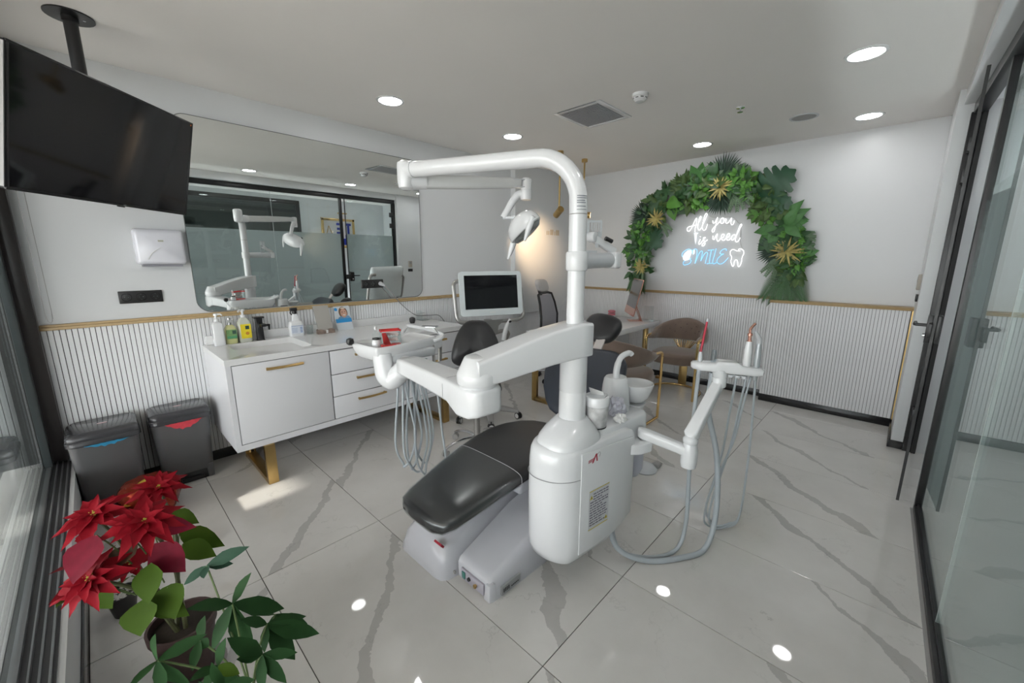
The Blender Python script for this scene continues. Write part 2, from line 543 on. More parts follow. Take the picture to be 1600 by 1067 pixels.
# ---- window on a low plinth (left edge of the picture)
ZP = 0.28
struct('wall_front', MB().box(-0.50, -0.215, -1.8, 3.56, -0.05, ZP).box(-0.44, -0.24, -1.8, -0.48, ZP, CEIL).box(-0.44, -0.24, -0.5, 3.6, 2.50, CEIL + 0.02), W_WALL, 'low white plinth wall under the window')
struct('baseboard_front', MB().box(-0.217, -0.205, -0.48, 3.53, 0.0, 0.088), BLACKG, 'black gloss skirting under the window', bevel=0.002)
w1 = struct('window_1', MB().box(-0.305, -0.24, 3.462, YA, ZP, CEIL), FRAMEB, 'black framed sliding window', bevel=0.004)
part('sash_stile', MB().box(-0.338, -0.300, 3.385, 3.45, ZP + 0.02, 2.47), mat('sash_grey', (0.055, 0.065, 0.068), 0.3, 0.3), w1, 0.003)
for (a, b, h) in ((-0.246, -0.240, 0.016), (-0.268, -0.262, 0.014), (-0.288, -0.283, 0.022), (-0.338, -0.306, 0.022)):
    part('window_rail', MB().box(a, b, -0.45, 3.462, ZP, ZP + h), ALU, w1, 0.0015)
part('rail_bed', MB().box(-0.345, -0.232, -0.45, 3.462, ZP - 0.01, ZP + 0.006), mat('rail_bed_grey', (0.09, 0.09, 0.095), 0.4, 0.5), w1)
part('pane', MB().box(-0.322, -0.316, -0.45, 3.40, ZP + 0.02, 2.47), GLASSW, w1)
part('window_frame', MB().box(-0.34, -0.28, -0.45, 3.46, 2.45, 2.52).box(-0.34, -0.28, -0.49, -0.44, ZP, 2.52), FRAMEB, w1)
# blind chain
ch = MB()
top1, top2 = Vector((-0.205, 3.505, 2.45)), Vector((-0.178, 3.505, 2.45))
low = [(-0.205, 3.505, 2.45), (-0.205, 3.505, 1.18), (-0.200, 3.505, 1.125), (-0.190, 3.505, 1.113), (-0.182, 3.505, 1.125), (-0.178, 3.505, 1.18), (-0.178, 3.505, 2.45)]
ch.tube(low, 0.0010, 5)
pts = []
zz = 1.14
while zz < 2.44:
    for xx in (-0.205, -0.178):
        ch.lathe([(0.0003, -0.0021), (0.0021, 0), (0.0003, 0.0021)], (xx, 3.505, zz), 5)
    zz += 0.0075
solid('blind_chain', ch, STEEL, 'thin beaded blind chain hanging beside the window post', 'chain')

# ---- outside: balcony floor, paving, and a wall and roof added to shape daylight
struct('balcony_floor', MB().box(-1.7, -0.49, -4, 7, -0.12, -0.03), mat('balcony_screed', (0.13, 0.11, 0.09), 0.8, var=0.2), 'screed balcony floor beyond the window')
struct('dimming_side_wall', MB().box(-3.2, -0.36, 3.72, 3.85, -0.1, 3.0), mat('dimming_dark', (0.05, 0.055, 0.055), 0.6, var=0.3), 'dark side wall added outside to keep the window glass dim')  # added wall, coloured dark so the view through the glass stays dim
# added roof, out of view: edge blocks the sun, notch lets one patch in
oy0, oy1 = 2.66 + 0.06, 2.865 + 0.06
struct('sun_block_roof', MB().box(-5.30, -0.44, -9, 12, 2.60, 2.75).box(-5.80, -5.30, -9, oy0, 2.60, 2.75).box(-5.80, -5.30, oy1, 12, 2.60, 2.75), W_CEIL, 'unseen roof added outside to keep the low sun off the window')
struct('terrace_ground', MB().box(-30, -1.7, -25, 25, -0.3, -0.12), mat('paving_grey', (0.58, 0.56, 0.53), 0.8, var=0.1), 'paved ground beyond the terrace')
bas = thing('outdoor_planter', 'woven brown planter standing outside beyond the window', 'planter', (-0.56, 2.47, -0.03))
part('basket', MB().lathe([(0.07, 0), (0.11, 0.10), (0.10, 0.19), (0.085, 0.185), (0.07, 0.12), (0.001, 0.12)], (-0.56, 2.47, -0.03), 18), mat('wicker', (0.16, 0.11, 0.075), 0.9, var=0.5, scale=60), bas)
part('soil', MB().lathe([(0.085, 0.15), (0.05, 0.165), (0.001, 0.17)], (-0.56, 2.47, -0.03), 14), mat('soil', (0.03, 0.02, 0.015), 0.95, var=0.4, scale=80), bas)

# ---- partition on the right, turned a little
PTH = R(1.5)
PM = Matrix.Translation((3.24, -0.258, 0)) @ Matrix.Rotation(PTH, 4, 'Z')
part_ = thing('glass_partition', 'black framed glass partition with a frosted lower band', 'partition', M=PM)
U0 = -3.95
ZT = 2.44
part('post', MB().box(-0.024, 0.020, -0.032, 0.012, 0, ZT + 0.06), FRAME, part_, 0.002, world=False)
part('bottom_rail', MB().box(U0, -0.02, -0.035, 0.014, 0, 0.035).box(U0, -0.02, -0.018, 0.0, 0.03, 0.05), FRAME, part_, 0.002, world=False)
part('floor_edge', MB().box(U0, 0.0, 0.014, 0.026, 0, 0.006), GREYM, part_, world=False)
part('top_rail', MB().box(U0, 1.08, -0.035, 0.03, ZT - 0.01, ZT + 0.065), FRAME, part_, 0.002, world=False)
for a, b in ((U0, -1.093), (-1.087, -0.026)):
    part('pane', MB().box(a, b, -0.014, -0.004, 0.04, ZT + 0.01), GLASS, part_, world=False)
    part('frosted_film', MB().box(a, b, -0.0165, -0.015, 0.04, 1.83), FILM, part_, world=False)
part('pane_joint', MB().box(-1.0925, -1.0875, -0.0145, -0.0035, 0.04, ZT), mat('joint_clear', (0.55, 0.60, 0.60), 0.25), part_, world=False)
# door jamb, door leaf
dj = thing('door_jamb', 'black jamb post of the glass door beside the white pier', 'door frame', M=PM)
part('jamb_post', MB().box(1.0, 1.052, -0.035, 0.04, 0, ZT), FRAME, dj, 0.002, world=False)
part('stop_strip', MB().box(0.985, 1.0, -0.035, -0.01, 0, ZT), BLACKP, dj, world=False)
HM = PM @ Matrix.Translation((0.995, 0.012, 0)) @ Matrix.Rotation(R(-4.2), 4, 'Z')
d1 = thing('door_1', 'frameless glass door standing slightly ajar', 'door', M=HM)
tag(d1, kind='structure')
del d1['category']
LW = 0.955
part('pane', MB().box(-LW, -0.02, -0.005, 0.005, 0.012, ZT - 0.012), GLASS, d1, world=False)
part('frosted_film', MB().box(-LW, -0.02, -0.0068, -0.0055, 0.02, 1.83), FILM, d1, world=False)
part('edge_seal', MB().box(-LW - 0.010, -LW + 0.002, -0.007, 0.007, 0.012, ZT - 0.012), BLACKP, d1, world=False)
for hz in (0.28, 1.98, 2.18):
    hg = part('hinge', MB().box(-0.075, 0.01, -0.012, 0.016, hz, hz + 0.085), FRAME, d1, 0.003, world=False)
    part('pin', MB().cyl((0.008, 0.012, hz - 0.01), (0.008, 0.012, hz + 0.095), 0.009, 10), FRAME, hg, world=False)
lk = part('lock_case', MB().box(-LW + 0.01, -LW + 0.085, 0.004, 0.030, 1.00, 1.16), FRAME, d1, 0.004, world=False)
part('lever', MB().tube([(-LW + 0.05, 0.03, 1.10), (-LW + 0.05, 0.075, 1.10), (-LW + 0.06, 0.08, 1.10), (-LW + 0.16, 0.08, 1.10)], 0.009, 10), FRAME, lk, world=False)
part('cylinder', MB().cyl((-LW + 0.05, 0.03, 1.04), (-LW + 0.05, 0.04, 1.04), 0.012, 12), CHROME, lk, world=False)
part('strike_box', MB().box(-LW - 0.06, -LW + 0.01, 0.006, 0.022, 1.04, 1.12), FRAME, d1, 0.003, world=False)
part('lock_case', MB().box(-LW + 0.01, -LW + 0.085, -0.030, -0.006, 1.00, 1.16), FRAME, d1, 0.004, world=False)

# ---- corridor and facing room, seen through the glass in the mirror
struct('wall_corridor', MB().box(3.20, 5.2, -2.30, -2.15, -0.05, CEIL).box(-0.5, 3.2, -2.30, -2.15, 2.52, CEIL), W_WALL, 'white corridor wall with a framed picture')
struct('wall_corridor_end', MB().box(5.1, 5.2, -4.6, -0.3, -0.05, CEIL), W_WALL, 'end wall of the corridor')
op = thing('corridor_glazing', 'black framed dark glazing across the corridor', 'glazing', (-0.4, -2.2, 0))
part('top_rail', MB().box(-0.5, 3.22, -2.24, -2.14, 2.44, 2.52), FRAME, op)
part('post', MB().box(3.15, 3.22, -2.24, -2.14, 0, 2.5), FRAME, op)
part('pane', MB().box(-0.5, 3.16, -2.20, -2.19, 0.0, 2.45), GLASS, op)
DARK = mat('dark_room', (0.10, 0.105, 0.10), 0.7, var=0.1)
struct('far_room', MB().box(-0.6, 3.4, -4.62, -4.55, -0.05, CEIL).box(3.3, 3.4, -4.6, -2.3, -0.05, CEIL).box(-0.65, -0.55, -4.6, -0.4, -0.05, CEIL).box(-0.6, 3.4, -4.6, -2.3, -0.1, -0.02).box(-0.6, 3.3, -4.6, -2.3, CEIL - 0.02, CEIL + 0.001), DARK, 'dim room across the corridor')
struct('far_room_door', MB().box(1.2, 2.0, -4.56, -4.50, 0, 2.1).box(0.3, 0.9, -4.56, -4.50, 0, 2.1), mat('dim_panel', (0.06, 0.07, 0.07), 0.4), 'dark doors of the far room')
# framed picture across the corridor: plain blue blocks
pf = thing('framed_picture', 'gold framed picture of blue blocks across the corridor', 'picture', (3.95, -2.15, 1.62))
pxa, pxb, pza, pzb = 3.63, 4.36, 1.60, 2.22
fr = MB().box(pxa, pxb, -2.15, -2.115, pzb - 0.05, pzb).box(pxa, pxb, -2.15, -2.115, pza, pza + 0.05).box(pxa, pxa + 0.05, -2.15, -2.115, pza, pzb).box(pxb - 0.05, pxb, -2.15, -2.115, pza, pzb)
part('frame', fr, GOLDP, pf, 0.006)
part('canvas', MB().box(pxa + 0.04, pxb - 0.04, -2.15, -2.13, pza + 0.04, pzb - 0.04), mat('canvas_cream', (0.62, 0.60, 0.60), 0.7), pf)
blu = MB()
def bb(x0, x1, z0, z1): blu.box(x0, x1, -2.131, -2.127, z0, z1)
bb(4.16, 4.28, 2.08, 2.13); bb(4.19, 4.24, 1.88, 2.10); bb(4.14, 4.30, 1.80, 1.88)
bb(3.95, 4.10, 2.08, 2.13); bb(4.06, 4.10, 1.92, 2.12); bb(3.96, 4.08, 1.98, 2.03); bb(3.95, 4.10, 1.90, 1.94)
bb(3.72, 3.84, 1.84, 1.90); bb(3.93, 4.30, 1.66, 1.80); bb(3.70, 3.76, 1.66, 1.80)
part('blue_blocks', blu, mat('ultramarine', (0.015, 0.03, 0.30), 0.6, var=0.3), pf)
pa = MB().bar((3.72, -2.128, 1.86), (3.78, -2.128, 2.06), 0.012, 0.012).bar((3.78, -2.128, 2.06), (3.86, -2.128, 1.86), 0.012, 0.012)
part('ochre_figure', pa, GOLD, pf)
part('picture_lamp', MB().tube(spline([(4.05, -2.12, 2.22), (4.05, -2.11, 2.30), (4.05, -2.02, 2.33)], 4), 0.006, 8).cyl((3.95, -2.02, 2.33), (4.15, -2.02, 2.33), 0.014, 10), GOLD, pf)
# wall switch and thermostat by the pier (seen in the mirror)
sw = thing('wall_thermostat', 'beige thermostat over a black switch on the white pier', 'thermostat', (4.52, -0.12, 1.2))
part('case', MB().box(4.48, 4.56, -0.122, -0.100, 1.24, 1.36), mat('beige_plastic', (0.45, 0.41, 0.36), 0.5), sw, 0.004)
part('display', MB().box(4.495, 4.545, -0.101, -0.098, 1.30, 1.345), GREYM, sw)
part('switch', MB().box(4.47, 4.57, -0.122, -0.106, 1.15, 1.205), BLACKP, sw, 0.003)

# ================================================================== CEILING THINGS
def downlight(x, y, label, r=0.078, group='round downlights in the white ceiling'):
    t = thing('ceiling_downlight', label, 'downlight', (x, y, CEIL), group=group)
    part('trim_ring', MB().lathe([(r, -0.001), (r + 0.004, -0.006), (r + 0.018, -0.004), (r + 0.020, 0.0), (r, 0.0)], (x, y, CEIL), 32, cap=False), PLASTIC, t)
    part('lens', MB().lathe([(0.0005, -0.0035), (r * 0.7, -0.0035), (r, -0.002)], (x, y, CEIL), 32, cap=False), EMW, t)
    return t
downlight(1.69, 2.84, 'downlight nearest the hanging television, above the sink cabinet')
downlight(2.92, 2.79, 'downlight above the monitor cart, beyond the dental lamp arm')
downlight(4.42, 1.61, 'downlight directly in front of the leaf garland')
downlight(4.50, 0.36, 'farther of the two downlights beside the glass partition')
downlight(3.18, 0.31, 'large nearer downlight beside the glass partition')
downlight(1.74, 0.33, 'downlight showing as the left bright disc in the wall mirror')
downlight(0.40, 0.33, 'downlight at the near end of the room beside the window')
downlight(4.25, -1.2, 'downlight in the corridor before the framed picture')
downlight(2.0, -1.2, 'downlight in the middle of the corridor')
for x, y, lb in ((1.1, -3.0, 'downlight in the dim far room, left one'), (2.6, -3.0, 'downlight in the dim far room, right one')):
    t = thing('ceiling_downlight', lb, 'downlight', (x, y, CEIL - 0.02), group='round downlights in the white ceiling')
    part('lens', MB().lathe([(0.0005, -0.003), (0.07, -0.002)], (x, y, CEIL - 0.02), 24, cap=False), emis('dim_lens', (1, 1, 1), 4.0), t)
# ventilation grille
g = thing('ceiling_vent', 'square grey ventilation grille in the ceiling', 'vent', (2.96, 1.94, CEIL))
gx0, gx1, gy0, gy1 = 2.72, 3.19, 1.73, 2.15
def ring(x0, x1, y0, y1, w, z0, z1, m):
    return m.box(x0, x1, y0, y0 + w, z0, z1).box(x0, x1, y1 - w, y1, z0, z1).box(x0, x0 + w, y0 + w, y1 - w, z0, z1).box(x1 - w, x1, y0 + w, y1 - w, z0, z1)
part('frame', ring(gx0, gx1, gy0, gy1, 0.035, CEIL - 0.008, CEIL, MB()), PLASTIC, g, 0.002)
part('backing', MB().box(gx0 + 0.03, gx1 - 0.03, gy0 + 0.03, gy1 - 0.03, CEIL - 0.001, CEIL + 0.0005), mat('vent_grey', (0.20, 0.205, 0.22), 0.6), g)
sm = make_mesh('slat', MB().box(gx0 + 0.033 - 2.955, gx1 - 0.033 - 2.955, -0.0045, 0.0045, -0.006, -0.002), mat('vent_slat', (0.42, 0.43, 0.45), 0.5))
for k in range(22):
    inst('slat', sm, g, (-0.005 + (2.955 - 2.955), gy0 + 0.042 + k * 0.0160 - 1.94, 0))
# smoke detector, sprinkler, speaker
s = thing('smoke_detector', 'white smoke detector on the ceiling beside the grille', 'smoke detector', (2.83, 1.48, CEIL))
part('body', MB().lathe([(0.055, 0), (0.055, -0.018), (0.045, -0.024), (0.045, -0.036), (0.030, -0.05), (0.001, -0.052)], (2.83, 1.48, CEIL), 24), PLASTIC, s)
sl_ = MB()
for k in range(8):
    a = 2 * math.pi * k / 8
    sl_.obox((2.83 + 0.0445 * math.cos(a), 1.48 + 0.0445 * math.sin(a), CEIL - 0.030), 0.004, 0.020, 0.005, Matrix.Rotation(a, 3, 'Z'))
part('inlet', sl_, BLACKP, s)
s = thing('sprinkler', 'small chrome sprinkler head in the ceiling', 'sprinkler', (3.59, 1.05, CEIL))
part('rosette', MB().lathe([(0.032, 0), (0.030, -0.004), (0.012, -0.006)], (3.59, 1.05, CEIL), 18), CHROME, s)
part('deflector', MB().cyl((3.59, 1.05, CEIL), (3.59, 1.05, CEIL - 0.030), 0.005, 8).lathe([(0.001, -0.030), (0.020, -0.031), (0.020, -0.033), (0.001, -0.034)], (3.59, 1.05, CEIL), 14), CHROME, s)
s = thing('ceiling_speaker', 'round grey speaker grille in the ceiling', 'speaker', (4.17, 0.74, CEIL))
part('ring', MB().lathe([(0.082, -0.001), (0.084, -0.007), (0.098, -0.005), (0.10, 0)], (4.17, 0.74, CEIL), 28, cap=False), PLASTIC2, s)
part('mesh', MB().lathe([(0.083, -0.004), (0.04, -0.006), (0.001, -0.006)], (4.17, 0.74, CEIL), 28), mat('speaker_mesh', (0.36, 0.36, 0.36), 0.6, var=0.3, scale=300), s)
# pendant spots
def pendant(x, y, aim, label, lit):
    t = thing('pendant_spot', label, 'pendant lamp', (x, y, CEIL), group='brass pendant spots before the wall board')
    part('ceiling_cup', MB().lathe([(0.034, 0), (0.034, -0.030), (0.030, -0.034), (0.001, -0.034)], (x, y, CEIL), 20), GOLD, t)
    part('rod', MB().cyl((x, y, CEIL), (x, y, 2.03), 0.009, 12), GOLD, t)
    c = Vector((x, y, 1.99)); d = Vector(aim).normalized()
    hd_ = part('head', MB().tube([c - d * 0.05, c + d * 0.085], 0.036, 20), GOLD, t)
    part('rim', MB().tube([c + d * 0.083, c + d * 0.0865], 0.030, 20), emis('warm_lens', (1.0, 0.72, 0.45), 6.0), hd_)
    part('pivot', MB().cyl((x, y, 2.04), (x, y, 1.99), 0.014, 10), GOLD, hd_)
    if lit:
        L = bpy.data.lights.new('pendant_light', 'SPOT'); L.energy = lit; L.color = (1.0, 0.70, 0.42); L.spot_size = R(70); L.spot_blend = 0.9; L.shadow_soft_size = 0.03
        lo = bpy.data.objects.new('pendant_light', L); COL.objects.link(lo)
        lo.parent = t
        lo.location = c + d * 0.10 - Vector((x, y, CEIL)); lo.rotation_euler = d.to_track_quat('-Z', 'Y').to_euler()
pendant(3.64, 2.78, (0.36, 0.66, -0.30), 'brass pendant spot shining on the white wall board', 40.0)
pendant(4.11, 2.79, (0.35, -0.55, -0.05), 'brass pendant spot half hidden behind the white pole', 0)

# ================================================================== MIRROR WALL THINGS
# mirror: rounded sheet, top leaning a hair into the room
mx0, mx1, mz0, mz1 = 0.497, 2.355, 1.108, 2.405
poly = rrect(mx1 - mx0, mz1 - mz0, 0.085, 8, (mx0 + mx1) / 2, (mz0 + mz1) / 2)
LEAN = math.tan(R(0.75))
mir = thing('wall_mirror', 'large frameless wall mirror with rounded corners', 'mirror', ((mx0 + mx1) / 2, YA, mz0))
part('mirror_sheet', MB().prism(poly, lambda u, v, t: Vector((u, YA - 0.006 - (v - mz0) * LEAN + t, v)), 0, 0.005), [MIRROR], mir, smooth=20)

part('polished_edge', MB().tube([(u, YA - 0.0065 - (v - mz0) * LEAN, v) for u, v in poly], 0.0022, 6, closed=True), mat('mirror_edge', (0.16, 0.17, 0.17), 0.3), mir)
# television
n = Vector((0.708, -0.669, -0.226)).normalized()
rt = Vector((-n.y, n.x, 0)).normalized()      # toward its right, seen from behind
up = n.cross(rt); up = up if up.z > 0 else -up
ctr = Vector((0.197, 2.95, 2.02))
rt = up.cross(n)                                # screen right as seen by viewer
TVM = Matrix(((rt.x, up.x, n.x, ctr.x), (rt.y, up.y, n.y, ctr.y), (rt.z, up.z, n.z, ctr.z), (0, 0, 0, 1)))
tv = thing('television', 'black flat television hung from the ceiling in the window corner', 'television', M=TVM)
W, H = 0.965, 0.555
part('back_shell', MB().loft([[(x, y, -0.006) for x, y in rrect(W, H, 0.008, 3)], [(x, y, -0.03) for x, y in rrect(W, H, 0.008, 3)], [(x, y, -0.05) for x, y in rrect(W * 0.8, H * 0.72, 0.03, 3)], [(x, y, -0.06) for x, y in rrect(W * 0.7, H * 0.6, 0.03, 3)]]), BLACKP, tv, world=False)
part('bezel', ring(-W / 2, W / 2, -H / 2, H / 2, 0.010, -0.008, 0.003, MB()), BLACKG, tv, 0.0015, world=False)
part('side_strip', MB().box(-W / 2 - 0.004, -W / 2 + 0.001, -H / 2 + 0.01, H / 2 - 0.01, -0.03, -0.004), GREYM, tv, world=False)
part('screen', MB().box(-W / 2 + 0.009, W / 2 - 0.009, -H / 2 + 0.013, H / 2 - 0.009, -0.006, 0.0012), SCREEN, tv, world=False)
part('logo', text_mb('LG', 0.012, lambda x, y, z: Vector((0.04 + x, -H / 2 + 0.002 + y, 0.0035 + z)), 0.0003), mat('logo_grey', (0.4, 0.4, 0.4), 0.4), tv, world=False, smooth=0)
part('sensor', MB().box(0.01, 0.05, -H / 2 - 0.006, -H / 2, -0.006, 0.002), BLACKP, tv, 0.001, world=False)
part('standby_lamp', MB().box(W / 2 - 0.017, W / 2 - 0.014, H / 2 - 0.020, H / 2 - 0.014, 0.001, 0.002), emis('standby', (1, 0.25, 0.05), 1.0), tv, world=False)
mt = thing('television_mount', 'black ceiling pole mount above the television', 'mount', (0.112, 3.0, CEIL))
part('ceiling_plate', MB().lathe([(0.088, 0), (0.088, -0.006), (0.03, -0.008), (0.03, -0.03), (0.026, -0.03)], (0.112, 3.0, CEIL), 28), BLACKP, mt)
part('pole', MB().cyl((0.112, 3.0, CEIL), (0.112, 3.0, 2.02), 0.026, 18), BLACKP, mt)
part('bracket', MB().obox(ctr - n * 0.075, 0.24, 0.24, 0.01, Matrix((rt, up, n)).transposed()).obox(ctr - n * 0.085 + Vector((0, 0, 0)), 0.08, 0.10, 0.03, Matrix((rt, up, n)).transposed()), BLACKP, mt, 0.002)
part('bolt', MB().cyl((0.16, 2.985, CEIL - 0.004), (0.16, 2.985, CEIL - 0.012), 0.006, 8), CHROME, mt)

# paper towel dispenser
pt = thing('paper_towel_dispenser', 'white paper towel dispenser on the wall beside the mirror', 'dispenser', (0.345, YA, 1.43))
secs = []
for yy, w, h, zc in ((YA, 0.245, 0.225, 1.555), (YA - 0.07, 0.245, 0.222, 1.553), (YA - 0.095, 0.238, 0.205, 1.550), (YA - 0.105, 0.215, 0.18, 1.548)):
    secs.append([(0.345 + x, yy, zc + z) for x, z in rrect(w, h, 0.018, 4)])
part('shell', MB().loft(secs), mat('dispenser_white', (0.70, 0.71, 0.77), 0.25, coat=0.3), pt, smooth=50)
part('mouth', MB().box(0.245, 0.445, YA - 0.085, YA - 0.015, 1.430, 1.4445), mat('mouth_grey', (0.25, 0.25, 0.28), 0.5), pt)
tw = MB()
tw.loft([[(0.26 + 0.17 * i / 8, YA - 0.05 - 0.012 * math.sin(i * 1.1), 1.444 - 0.012 * abs(math.sin(i * 0.7)) - k * 0.004) for i in range(9)] + [(0.26 + 0.17 * i / 8, YA - 0.035, 1.446) for i in reversed(range(9))] for k in (0, 1)])
part('paper_towel', tw, PAPER, pt)
part('plaque', MB().box(0.335, 0.362, YA - 0.107, YA - 0.1045, 1.585, 1.595), mat('plaque_olive', (0.40, 0.40, 0.33), 0.4), pt)
part('ridge', MB().tube(spline([(0.275, YA - 0.1055, 1.475), (0.30, YA - 0.1055, 1.515), (0.345, YA - 0.1055, 1.55)], 5), [0.0035] * 5 + [0.003] * 3 + [0.0015] * 3, 6), PLASTIC, pt)

# triple sockets
def sockets(x0, z0, label, yy):
    t = thing('wall_socket', label, 'socket', (x0 + 0.105, yy, z0), group='black triple sockets')
    part('plate', MB().box(x0, x0 + 0.212, yy - 0.010, yy, z0, z0 + 0.078), BLACKP, t, 0.003)
    for k in range(3):
        c = (x0 + 0.036 + 0.070 * k, yy - 0.0105, z0 + 0.039)
        Mx = Matrix.Rotation(R(90), 3, 'X')
        s_ = part('socket_cup', MB().lathe([(0.024, 0.003), (0.026, 0.001), (0.022, 0.0015), (0.021, -0.006), (0.001, -0.007)], c, 20, Mx, cap=False), mat('socket_black', (0.03, 0.03, 0.032), 0.25), t)
        part('contact', MB().obox((c[0] - 0.009, yy - 0.0115, c[2]), 0.004, 0.003, 0.004).obox((c[0] + 0.009, yy - 0.0115, c[2]), 0.004, 0.003, 0.004).obox((c[0], yy - 0.0115, c[2] + 0.017), 0.004, 0.003, 0.003).obox((c[0], yy - 0.0115, c[2] - 0.017), 0.004, 0.003, 0.003), CHROME, s_)
    return t
sockets(0.110, 1.199, 'black triple socket below the paper towel dispenser', YA)
sockets(1.705, 1.216, 'black triple socket set in the mirror with one plug in it', YA - 0.0085)
pg = thing('power_plug', 'grey plug with a cable running down behind the worktop', 'plug', (1.885, YA - 0.03, 1.25))
part('plug_body', MB().tube([(1.885, YA - 0.018, 1.256), (1.887, YA - 0.045, 1.250), (1.91, YA - 0.055, 1.235)], [0.019, 0.016, 0.008], 12), mat('plug_grey', (0.55, 0.56, 0.58), 0.4), pg)
part('cable', MB().tube(spline([(1.91, YA - 0.055, 1.235), (1.97, YA - 0.06, 1.17), (2.08, YA - 0.06, 1.04), (2.22, YA - 0.07, 0.93), (2.36, YA - 0.09, 0.915), (2.50, YA - 0.10, 0.89), (2.58, YA - 0.12, 0.70), (2.52, YA - 0.2, 0.3), (2.45, YA - 0.35, 0.10)], 6), 0.0045, 8), mat('cable_grey', (0.30, 0.30, 0.31), 0.5), pg)

# ================================================================== SINK CABINET
cx0, cx1, cyf, cz0, cz1 = 0.49, 2.36, 2.87, 0.275, 0.838
cab = thing('sink_cabinet', 'long white sink cabinet with gold pulls and gold sled legs', 'cabinet', ((cx0 + cx1) / 2, 3.2, 0))
body = MB().box(cx0, cx0 + 0.028, cyf, YA - 0.016, cz0, cz1).box(cx1 - 0.028, cx1, cyf, YA - 0.016, cz0, cz1).box(cx0 + 0.028, cx1 - 0.028, cyf, YA - 0.016, cz0, cz0 + 0.040).box(cx0 + 0.028, cx1 - 0.028, cyf + 0.03, YA - 0.016, cz0 + 0.04, 0.752)
part('body', body, LACQ, cab)
part('gap_shade', MB().box(cx0 + 0.028, cx1 - 0.028, cyf + 0.027, cyf + 0.0298, cz0 + 0.04, cz1), BLACKP, cab)  # black sheet behind the fronts paints in the shade of the gaps
def pull(x0, x1, z, parent):
    s = MB()
    s.tube(spline([(x0, cyf - 0.022, z), ((x0 + x1) / 2, cyf - 0.032, z), (x1, cyf - 0.022, z)], 6), 0.009, 4, flat=1.0)
    s.box(x0 + 0.005, x0 + 0.015, cyf - 0.022, cyf, z - 0.006, z + 0.006).box(x1 - 0.015, x1 - 0.005, cyf - 0.022, cyf, z - 0.006, z + 0.006)
    part('handle', s, GOLD, parent, label='brushed gold pull')
gp = 0.0032
zt, zb = cz1 - 0.006, cz0 + 0.044
d = part('door', MB().box(0.522, 1.105, cyf + 0.001, cyf + 0.022, zb, zt), LACQ, cab, 0.0012)
pull(0.70, 0.925, 0.785, d)
for (a, b) in ((1.107, 1.70), (1.70, 2.330)):
    for k, (za, zc) in enumerate(((zb, 0.486), (0.486, 0.653), (0.653, zt))):
        dr = part('drawer', MB().box(a + gp * 2, b - gp, cyf + 0.001, cyf + 0.022, za + (gp if k else 0), zc - gp), LACQ, cab, 0.0012)
        m_ = (a + b) / 2
        pull(m_ - 0.115, m_ + 0.115, zc - 0.050, dr)
def sled(x):
    y0, y1, w, t = 2.85, 3.43, 0.062, 0.035
    m = MB().box(x - w / 2, x + w / 2, y0, y0 + t, 0, cz0).box(x - w / 2, x + w / 2, y1 - t, y1, 0, cz0).box(x - w / 2, x + w / 2, y0 + t, y1 - t, 0, t)
    part('leg', m, GOLD, cab, 0.002, label='brushed gold sled leg')
sled(0.665); sled(2.10)
# worktop with integral basin
wt = thing('worktop', 'white stone worktop with a moulded wash basin', 'worktop', (1.4, 3.2, cz1))
zt0, zt1 = cz1, 0.877
inner = rrect(0.43, 0.455, 0.05, 6, 0.822, 3.175)
def radial(u, v, x0, x1, y0, y1, c=(0.822, 3.175)):
    dx, dy = u - c[0], v - c[1]; ts = []
    if abs(dx) > 1e-9: ts.append(((x1 if dx > 0 else x0) - c[0]) / dx)
    if abs(dy) > 1e-9: ts.append(((y1 if dy > 0 else y0) - c[1]) / dy)
    t = min(ts); return (c[0] + dx * t, c[1] + dy * t)
X0, X1, Y0, Y1 = cx0 - 0.003, 1.20, cyf - 0.006, YA - 0.003
outer = []
for u, v in inner: outer.append(radial(u, v, X0, X1, Y0, Y1))
# force exact corners
for cxn, cyn in ((X0, Y0), (X1, Y0), (X1, Y1), (X0, Y1)):
    k = min(range(len(outer)), key=lambda i: (outer[i][0] - cxn) ** 2 + (outer[i][1] - cyn) ** 2)
    outer[k] = (cxn, cyn)
def rsec(poly, z, dx=0.0):
    c = (0.822, 3.175)
    return [(c[0] + (u - c[0]) * (1 - dx), c[1] + (v - c[1]) * (1 - dx), z) for u, v in poly]
top = MB().loft([rsec(outer, zt0), rsec(outer, zt1), rsec(inner, zt1), rsec(inner, zt1 - 0.004, 0.012), rsec(inner, zt1 - 0.05, 0.06), rsec(inner, zt1 - 0.085, 0.14), rsec(inner, zt1 - 0.105, 0.35), rsec(inner, zt1 - 0.112, 0.85)], cap=True)
top.box(X1, cx1 + 0.003, Y0, Y1, zt0, zt1)
part('slab', top, QUARTZ, wt, smooth=50)
part('upstand', MB().box(cx0 + 0.02, 2.36, YA - 0.045, YA - 0.0145, zt1, zt1 + 0.062), QUARTZ, wt, 0.002)
part('drain', MB().lathe([(0.022, 0), (0.022, 0.003), (0.012, 0.004), (0.001, 0.002)], (0.822, 3.175, zt1 - 0.111), 16), CHROME, wt)
ZW = zt1
